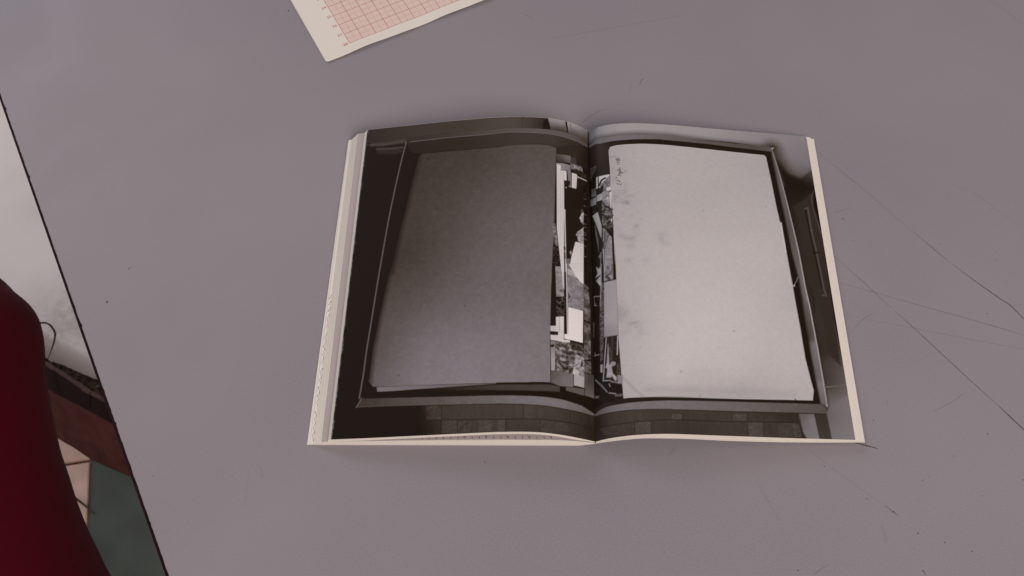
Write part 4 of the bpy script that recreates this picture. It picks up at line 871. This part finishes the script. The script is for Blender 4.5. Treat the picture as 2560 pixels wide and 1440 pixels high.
# --- the leaves below, in bundles that fan out at the fore edge
def slab_layer(name, side, top, bot, e0, e1, mat, seed, d0=0.0):
    """one bundle of leaves: top(d, s), bot(d, s) heights in mm, fore edge at e0 (foot) and e1 (head)"""
    r = np.random.default_rng(seed)
    nd, nv = 64, 13
    tt = np.linspace(0, 1, nd) ** 1.0; vv = np.linspace(0, 1, nv)
    T, S = np.meshgrid(tt, vv)
    edge = e0 * (1 - S) + e1 * S
    Dd = d0 + (edge - d0) * T; Vv = S * HT[side]
    Vv = Vv + (S - 0.5) * 2 * r.uniform(-0.25, 0.15)
    zt = top(Dd, S); zb = np.minimum(bot(Dd, S), zt - 0.05)
    Pt = page_pt(side, Dd, Vv, zt).reshape(-1, 3); Pb = page_pt(side, Dd, Vv, zb).reshape(-1, 3); n = len(Pt)
    F = grid_faces(nd, nv); F2 = F[:, ::-1] + n
    ring = list(range(nd)) + [j * nd + nd - 1 for j in range(1, nv)] + [(nv - 1) * nd + i for i in range(nd - 2, -1, -1)] + [j * nd for j in range(nv - 2, 0, -1)]
    Q = np.array([(a, a + n, b, ) + () for a, b in []]) if False else np.array([(ring[k], ring[k] + n, ring[(k + 1) % len(ring)] + n, ring[(k + 1) % len(ring)]) for k in range(len(ring))])
    F = np.vstack([F, F2, Q])
    if side == 'L': F = F[:, ::-1]
    o = obj(name, np.vstack([Pt, Pb]), np.ascontiguousarray(F), mat, book, False)
    return o
def lerp_tab(tb, tt):
    return lambda d, s: cubic(d, tb[0], tb[1]) * (1 - s) + cubic(d, tt[0], tt[1]) * s
# left: a thin bundle arching with the printed page
def bt(d): return 3.0 * np.clip(0.25 + d / 14, 0, 1)
NB = 4
for k in range(NB):
    f0, f1 = k / NB, (k + 1) / NB
    slab_layer('leaf_bundle', 'L', (lambda d, s, f0=f0: page_z('L', d, s * 210) - bt(d) * f0), (lambda d, s, f1=f1: page_z('L', d, s * 210) - bt(d) * f1 + 0.02),
               144.05 + 2.7 * f0, 142.95 + 2.7 * f0, M['paper_edge'], 10 + k, 0.3)
# left: the thick block lying on the table
LBT = lerp_tab(((0, 6, 14, 40, 80, 120, 147, 160), (3.6, 5.6, 7.6, 8.9, 8.2, 6.4, 4.7, 3.7)), ((0, 6, 14, 40, 80, 120, 147, 160), (4.2, 7.0, 9.6, 12.0, 11.6, 10.2, 8.6, 7.6)))
def LBB(d, s): return 3.0 * np.clip(1 - d / 8.0, 0, 1) + 0.02
NL = 11
edges = (149.7, 150.4, 150.9, 151.5, 152.0, 152.7, 153.2, 153.7, 154.3, 154.8, 156.7)
for k in range(NL):
    f0, f1 = k / NL * 0.86, (k + 1) / NL * 0.86
    lay = slab_layer('leaf_bundle', 'L', (lambda d, s, f0=f0: LBT(d, s) * (1 - f0) + LBB(d, s) * f0), (lambda d, s, f1=f1: LBT(d, s) * (1 - f1) + LBB(d, s) * f1 + 0.03),
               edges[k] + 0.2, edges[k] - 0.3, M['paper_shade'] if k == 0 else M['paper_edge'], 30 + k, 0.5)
    if k == 0: second = lay
cover_l = slab_layer('front_cover', 'L', (lambda d, s: LBT(d, s) * 0.14 + LBB(d, s) * 0.86), LBB, 158.6, 157.0, M['cover'], 50, 0.0)
# right: one block under the printed page, lying in an arch over the table
RBB = lerp_tab(((0, 3.2, 12, 23.7, 41, 75, 108, 141, 160), (3.1, 4.5, 7.6, 10.2, 9.9, 5.3, 2.4, 1.5, 1.2)), ((0, 3.2, 12, 23.7, 41, 75, 108, 141, 160), (3.6, 7.0, 11.4, 12.6, 11.4, 6.2, 2.4, 0.6, 0.3)))
NR = 9
for k in range(NR):
    f0, f1 = k / NR * 0.92, (k + 1) / NR * 0.92
    slab_layer('leaf_bundle', 'R', (lambda d, s, f0=f0: page_z('R', d, s * 208) * (1 - f0) + np.minimum(RBB(d, s), page_z('R', d, s * 208) - 0.6) * f0),
               (lambda d, s, f1=f1: page_z('R', d, s * 208) * (1 - f1) + np.minimum(RBB(d, s), page_z('R', d, s * 208) - 0.6) * f1 + 0.02),
               140.45 + 5.6 * f0 ** 0.8, 140.65 + 5.2 * f0 ** 0.8, M['paper_edge'], 60 + k, 0.3)
slab_layer('back_cover', 'R', (lambda d, s: page_z('R', d, s * 208) * 0.08 + np.minimum(RBB(d, s), page_z('R', d, s * 208) - 0.6) * 0.92),
           (lambda d, s: np.minimum(RBB(d, s), page_z('R', d, s * 208) - 0.6)), 146.6, 146.2, M['cover'], 80, 0.0)

# black zigzag and dots printed along the outer margin of the lowest leaves
rng = random.Random(2)
def mark_pts(d, v): 
    s = v / 210.0
    d = np.array([d]); z = LBT(d, s) * 0.30 + LBB(d, s) * 0.70 + 0.10
    return page_pt('L', d, np.array([v]), z)[0]
zig = []
v = 2.0; i = 0
while v < 96:
    edge = 156.55 * (1 - v / 210) + 156.1 * (v / 210)
    zig.append((edge - (0.35 if i % 2 else 1.35) + rng.uniform(-.15, .15), v)); v += rng.uniform(1.6, 3.4); i += 1
V = []; F = []
def mark_face(d, v, s): 
    z = LBT(np.array([d]), v / 210)[0]
    return (d, v)
lift = lambda d, v: tuple(page_pt('L', np.array([d]), np.array([v]), np.array([float(LBT(np.array([d]), v / 210)[0] * (1 - 10 / 11 * .86) + LBB(np.array([d]), 0)[0] * 10 / 11 * .86) + 0.04]))[0])
for (d0, v0), (d1, v1) in zip(zig[:-1], zig[1:]):
    if rng.random() < 0.15: continue
    dx, dv = d1 - d0, v1 - v0; L = math.hypot(dx, dv); nx, nv_ = -dv / L * 0.07, dx / L * 0.07
    b0 = len(V); V += [lift(d0 + nx, v0 + nv_), lift(d1 + nx, v1 + nv_), lift(d1 - nx, v1 - nv_), lift(d0 - nx, v0 - nv_)]; F.append((b0, b0 + 1, b0 + 2, b0 + 3))
for (d, v_) in zig:
    if rng.random() < 0.35: continue
    b0 = len(V); r = rng.uniform(0.2, 0.34)
    V += [lift(d + r * math.cos(a), v_ + r * math.sin(a)) for a in np.linspace(0, 2 * math.pi, 7)[:-1]]; F.append(tuple(range(b0, b0 + 6)))
obj('printed_zigzag', V, F, M['ink'], book, False)
# short ticks printed along the foot of the leaf seen in the gap
V = []; F = []
for k, d in enumerate(np.arange(24, 96, 3.9)):
    w = 0.14
    for (dd, v0, v1) in ((d, 0.5, 1.9),) + (((d + 0.45, 1.5, 1.9),) if k % 3 == 0 else ()):
        ww = w if dd == d else 0.45
        q = [(dd - ww, v0), (dd + ww, v0), (dd + ww, v1), (dd - ww, v1)]
        b0 = len(V); V += [tuple(page_pt('L', np.array([a]), np.array([b_]), LBT(np.array([a]), b_ / 210) + 0.05)[0]) for a, b_ in q]; F.append((b0, b0 + 1, b0 + 2, b0 + 3))
obj('printed_ticks', V, F, M['ink'], book, False)

# ------------------------------------------------------------------ red chair beside the table
E_ = [(-456, 448), (-432, 433), (-417, 419), (-404, 408), (-394, 395), (-387, 379), (-383, 365), (-379, 347), (-372, 325), (-363, 301), (-354, 278), (-344, 258), (-335, 239), (-323, 217), (-311, 198), (-300, 181),
      (-270, 140), (-242, 95), (-222, 40), (-222, -30), (-265, -82), (-380, -100), (-500, -62), (-590, 60), (-625, 200), (-612, 340), (-562, 438), (-500, 464)]
loop = smooth_path([(x / 1000, y / 1000) for x, y in E_ + E_[:1]], 4)[:-1]
cx, cy = -0.440, 0.190
n = len(loop); rows = 34; V = []; F = []
for r_ in range(rows):
    s = (r_ / (rows - 1)) ** 2.0 * 0.985
    for p in loop:
        dd = math.hypot(cx - p[0], cy - p[1]); e = s * dd; k = min(e / min(0.21, 0.9 * dd), 1.0)
        V.append((p[0] + (cx - p[0]) * s, p[1] + (cy - p[1]) * s, -0.2 + 0.10 * math.sqrt(max(0, 1 - (1 - k) ** 2))))
for r_ in range(rows - 1):
    for i in range(n): F.append((r_ * n + i, r_ * n + (i + 1) % n, (r_ + 1) * n + (i + 1) % n, (r_ + 1) * n + i))
F.append(tuple((rows - 1) * n + i for i in range(n)))
chair = thing('red_chair', 'dark red moulded plastic chair with a thin pale highlight painted along its rim, beside the table edge', 'chair', (cx, cy, FZ))
sh = obj('seat_shell', V, F, M['red'], chair)
sd = sh.modifiers.new('thickness', 'SOLIDIFY'); sd.thickness = 0.004; sd.offset = 0
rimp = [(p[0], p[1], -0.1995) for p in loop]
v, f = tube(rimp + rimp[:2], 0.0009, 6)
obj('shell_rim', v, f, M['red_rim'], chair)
for (tx, ty), (ax, ay) in (((-0.40, 0.08), (-0.34, -0.04)), ((-0.50, 0.08), (-0.56, -0.02)), ((-0.53, 0.24), (-0.70, 0.36)), ((-0.50, 0.27), (-0.63, 0.43))):
    v, f = tube([(tx, ty, -0.128), (ax, ay, FZ)], 0.010, 10); obj('leg', v, f, M['steel'], chair)

# ------------------------------------------------------------------ planter with dry soil
planter = thing('planter', 'worn reddish-brown planter with dry soil standing on tiles under the table edge', 'planter', (-0.45, 0.47, FZ))
def ext(pts, l, r_):
    P = [np.array(p, float) / 1000 for p in pts]
    a = P[0] + (P[0] - P[1]) / np.linalg.norm(P[0] - P[1]) * l + np.array([0, 0.01]); b_ = P[-1] + (P[-1] - P[-2]) / np.linalg.norm(P[-1] - P[-2]) * r_
    return smooth_path([a] + P + [b_], 8)
base = ext([(-632, 512), (-603, 494), (-576, 476), (-550, 463), (-519, 449)], 0.14, 0.40)
band = ext([(-609, 542), (-579, 524), (-562, 514.5), (-545, 505), (-519, 490)], 0.14, 0.40)
rim = ext([(-603, 562), (-587, 552), (-561, 534), (-536, 517), (-518, 507)], 0.14, 0.40)
n = len(base)
def strip(rows, name, mat, parent, jitter=0):
    V = []; F = []
    for row, z in rows:
        for p in row: V.append((p[0], p[1], z if not jitter else z + jitter * noise.noise(Vector((p[0] * 150, p[1] * 150, z * 20)))))
    k = len(rows)
    for j in range(k - 1):
        for i in range(n - 1): F.append((j * n + i, j * n + i + 1, (j + 1) * n + i + 1, (j + 1) * n + i))
    return obj(name, V, F, mat, parent)
off = lambda row, a: [p + np.array([0.5, 0.866]) * a for p in row]
mix = lambda r0, r1, t: [a * (1 - t) + b_ * t for a, b_ in zip(r0, r1)]
back = off(rim, 0.16)
strip([(base, FZ), (mix(base, band, .33), FZ + .031), (mix(base, band, .7), FZ + .064), (mix(base, band, .97), FZ + .0885), (band, -0.6495)], 'body', M['terracotta'], planter)
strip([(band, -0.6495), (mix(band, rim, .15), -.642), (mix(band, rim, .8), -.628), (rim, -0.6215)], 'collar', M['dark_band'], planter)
strip([(off(rim, -0.0008), -0.6222), (rim, -0.6205), (off(rim, 0.0035), -0.6200), (off(rim, 0.006), -0.6225)], 'rim_lip', M['rim_light'], planter)
soil_rows = []
rng = random.Random(9)
V = []; F = []
nj = 9; row0 = smooth_path([(p[0], p[1]) for p in rim], 3); ns = len(row0)
for j in range(nj):
    for i, p in enumerate(row0):
        t = j / (nj - 1); w = 0.004 + 0.018 * np.clip((p[0] + 0.600) / 0.08, 0, 1)
        q = p + np.array([0.5, 0.866]) * (0.004 + w * t)
        z = -0.6215 + 0.003 * math.sin(math.pi * t) + 0.004 * noise.noise(Vector((q[0] * 130, q[1] * 130, 1))) + 0.003 * noise.noise(Vector((q[0] * 420, q[1] * 420, 2)))
        V.append((q[0], q[1], z - (0.03 if j == nj - 1 else 0)))
for j in range(nj - 1):
    for i in range(ns - 1): F.append((j * ns + i, j * ns + i + 1, (j + 1) * ns + i + 1, (j + 1) * ns + i))
obj('soil', V, F, M['soil'], planter)
backp = [p + np.array([0.5, 0.866]) * (0.0085 + 0.018 * np.clip((p[0] + 0.600) / 0.08, 0, 1)) for p in rim]
lf = []
for t in np.linspace(0, 1, 7):
    for w in (-1, 0, 1): lf.append((-0.5265 + 0.016 * t + 0.004 * w * math.sin(math.pi * min(t + .1, 1)), 0.527 - 0.004 * t + 0.006 * w * math.sin(math.pi * min(t + .1, 1)), -0.617 + 0.009 * math.sin(2.6 * t) + 0.002 * abs(w)))
obj('leaf', lf, grid_faces(3, 7), M['leaf'], planter)
strip([(backp, -0.652), (backp, FZ)], 'back_wall', M['terracotta'], planter)

# dried stems
def stem(name, pts, rads, label):
    P = smooth_path(pts, 6); r = np.interp(np.linspace(0, 1, len(P)), np.linspace(0, 1, len(rads)), rads).tolist()
    v, f = tube(P, r, 6); o = obj(name, v, f, M['stem'], None, True, loc=pts[-1]); tag(o, label, 'stem', 'dried stems by the planter'); return o
stem("dried_stem", [(-0.5017, 0.501, -0.4), (-0.51, 0.5168, -0.4286), (-0.5195, 0.5296, -0.4571), (-0.5289, 0.5386, -0.4857), (-0.5409, 0.5475, -0.5143), (-0.5556, 0.5508, -0.5429), (-0.5717, 0.5558, -0.5714), (-0.5885, 0.5588, -0.6)], [0.001,0.0011,0.0014,0.0011,0.0005], "thin dried stem arching up from the planter against the whitewashed ground")
stem("dried_stem", [(-0.5922, 0.434, -0.7), (-0.5874, 0.4275, -0.71), (-0.5824, 0.4198, -0.72), (-0.572, 0.4118, -0.73), (-0.5645, 0.4059, -0.736), (-0.5571, 0.4008, -0.738)], [0.0019,0.0019,0.0014,0.0004], "thin dried stem slanting down onto the beige tile by the red chair")
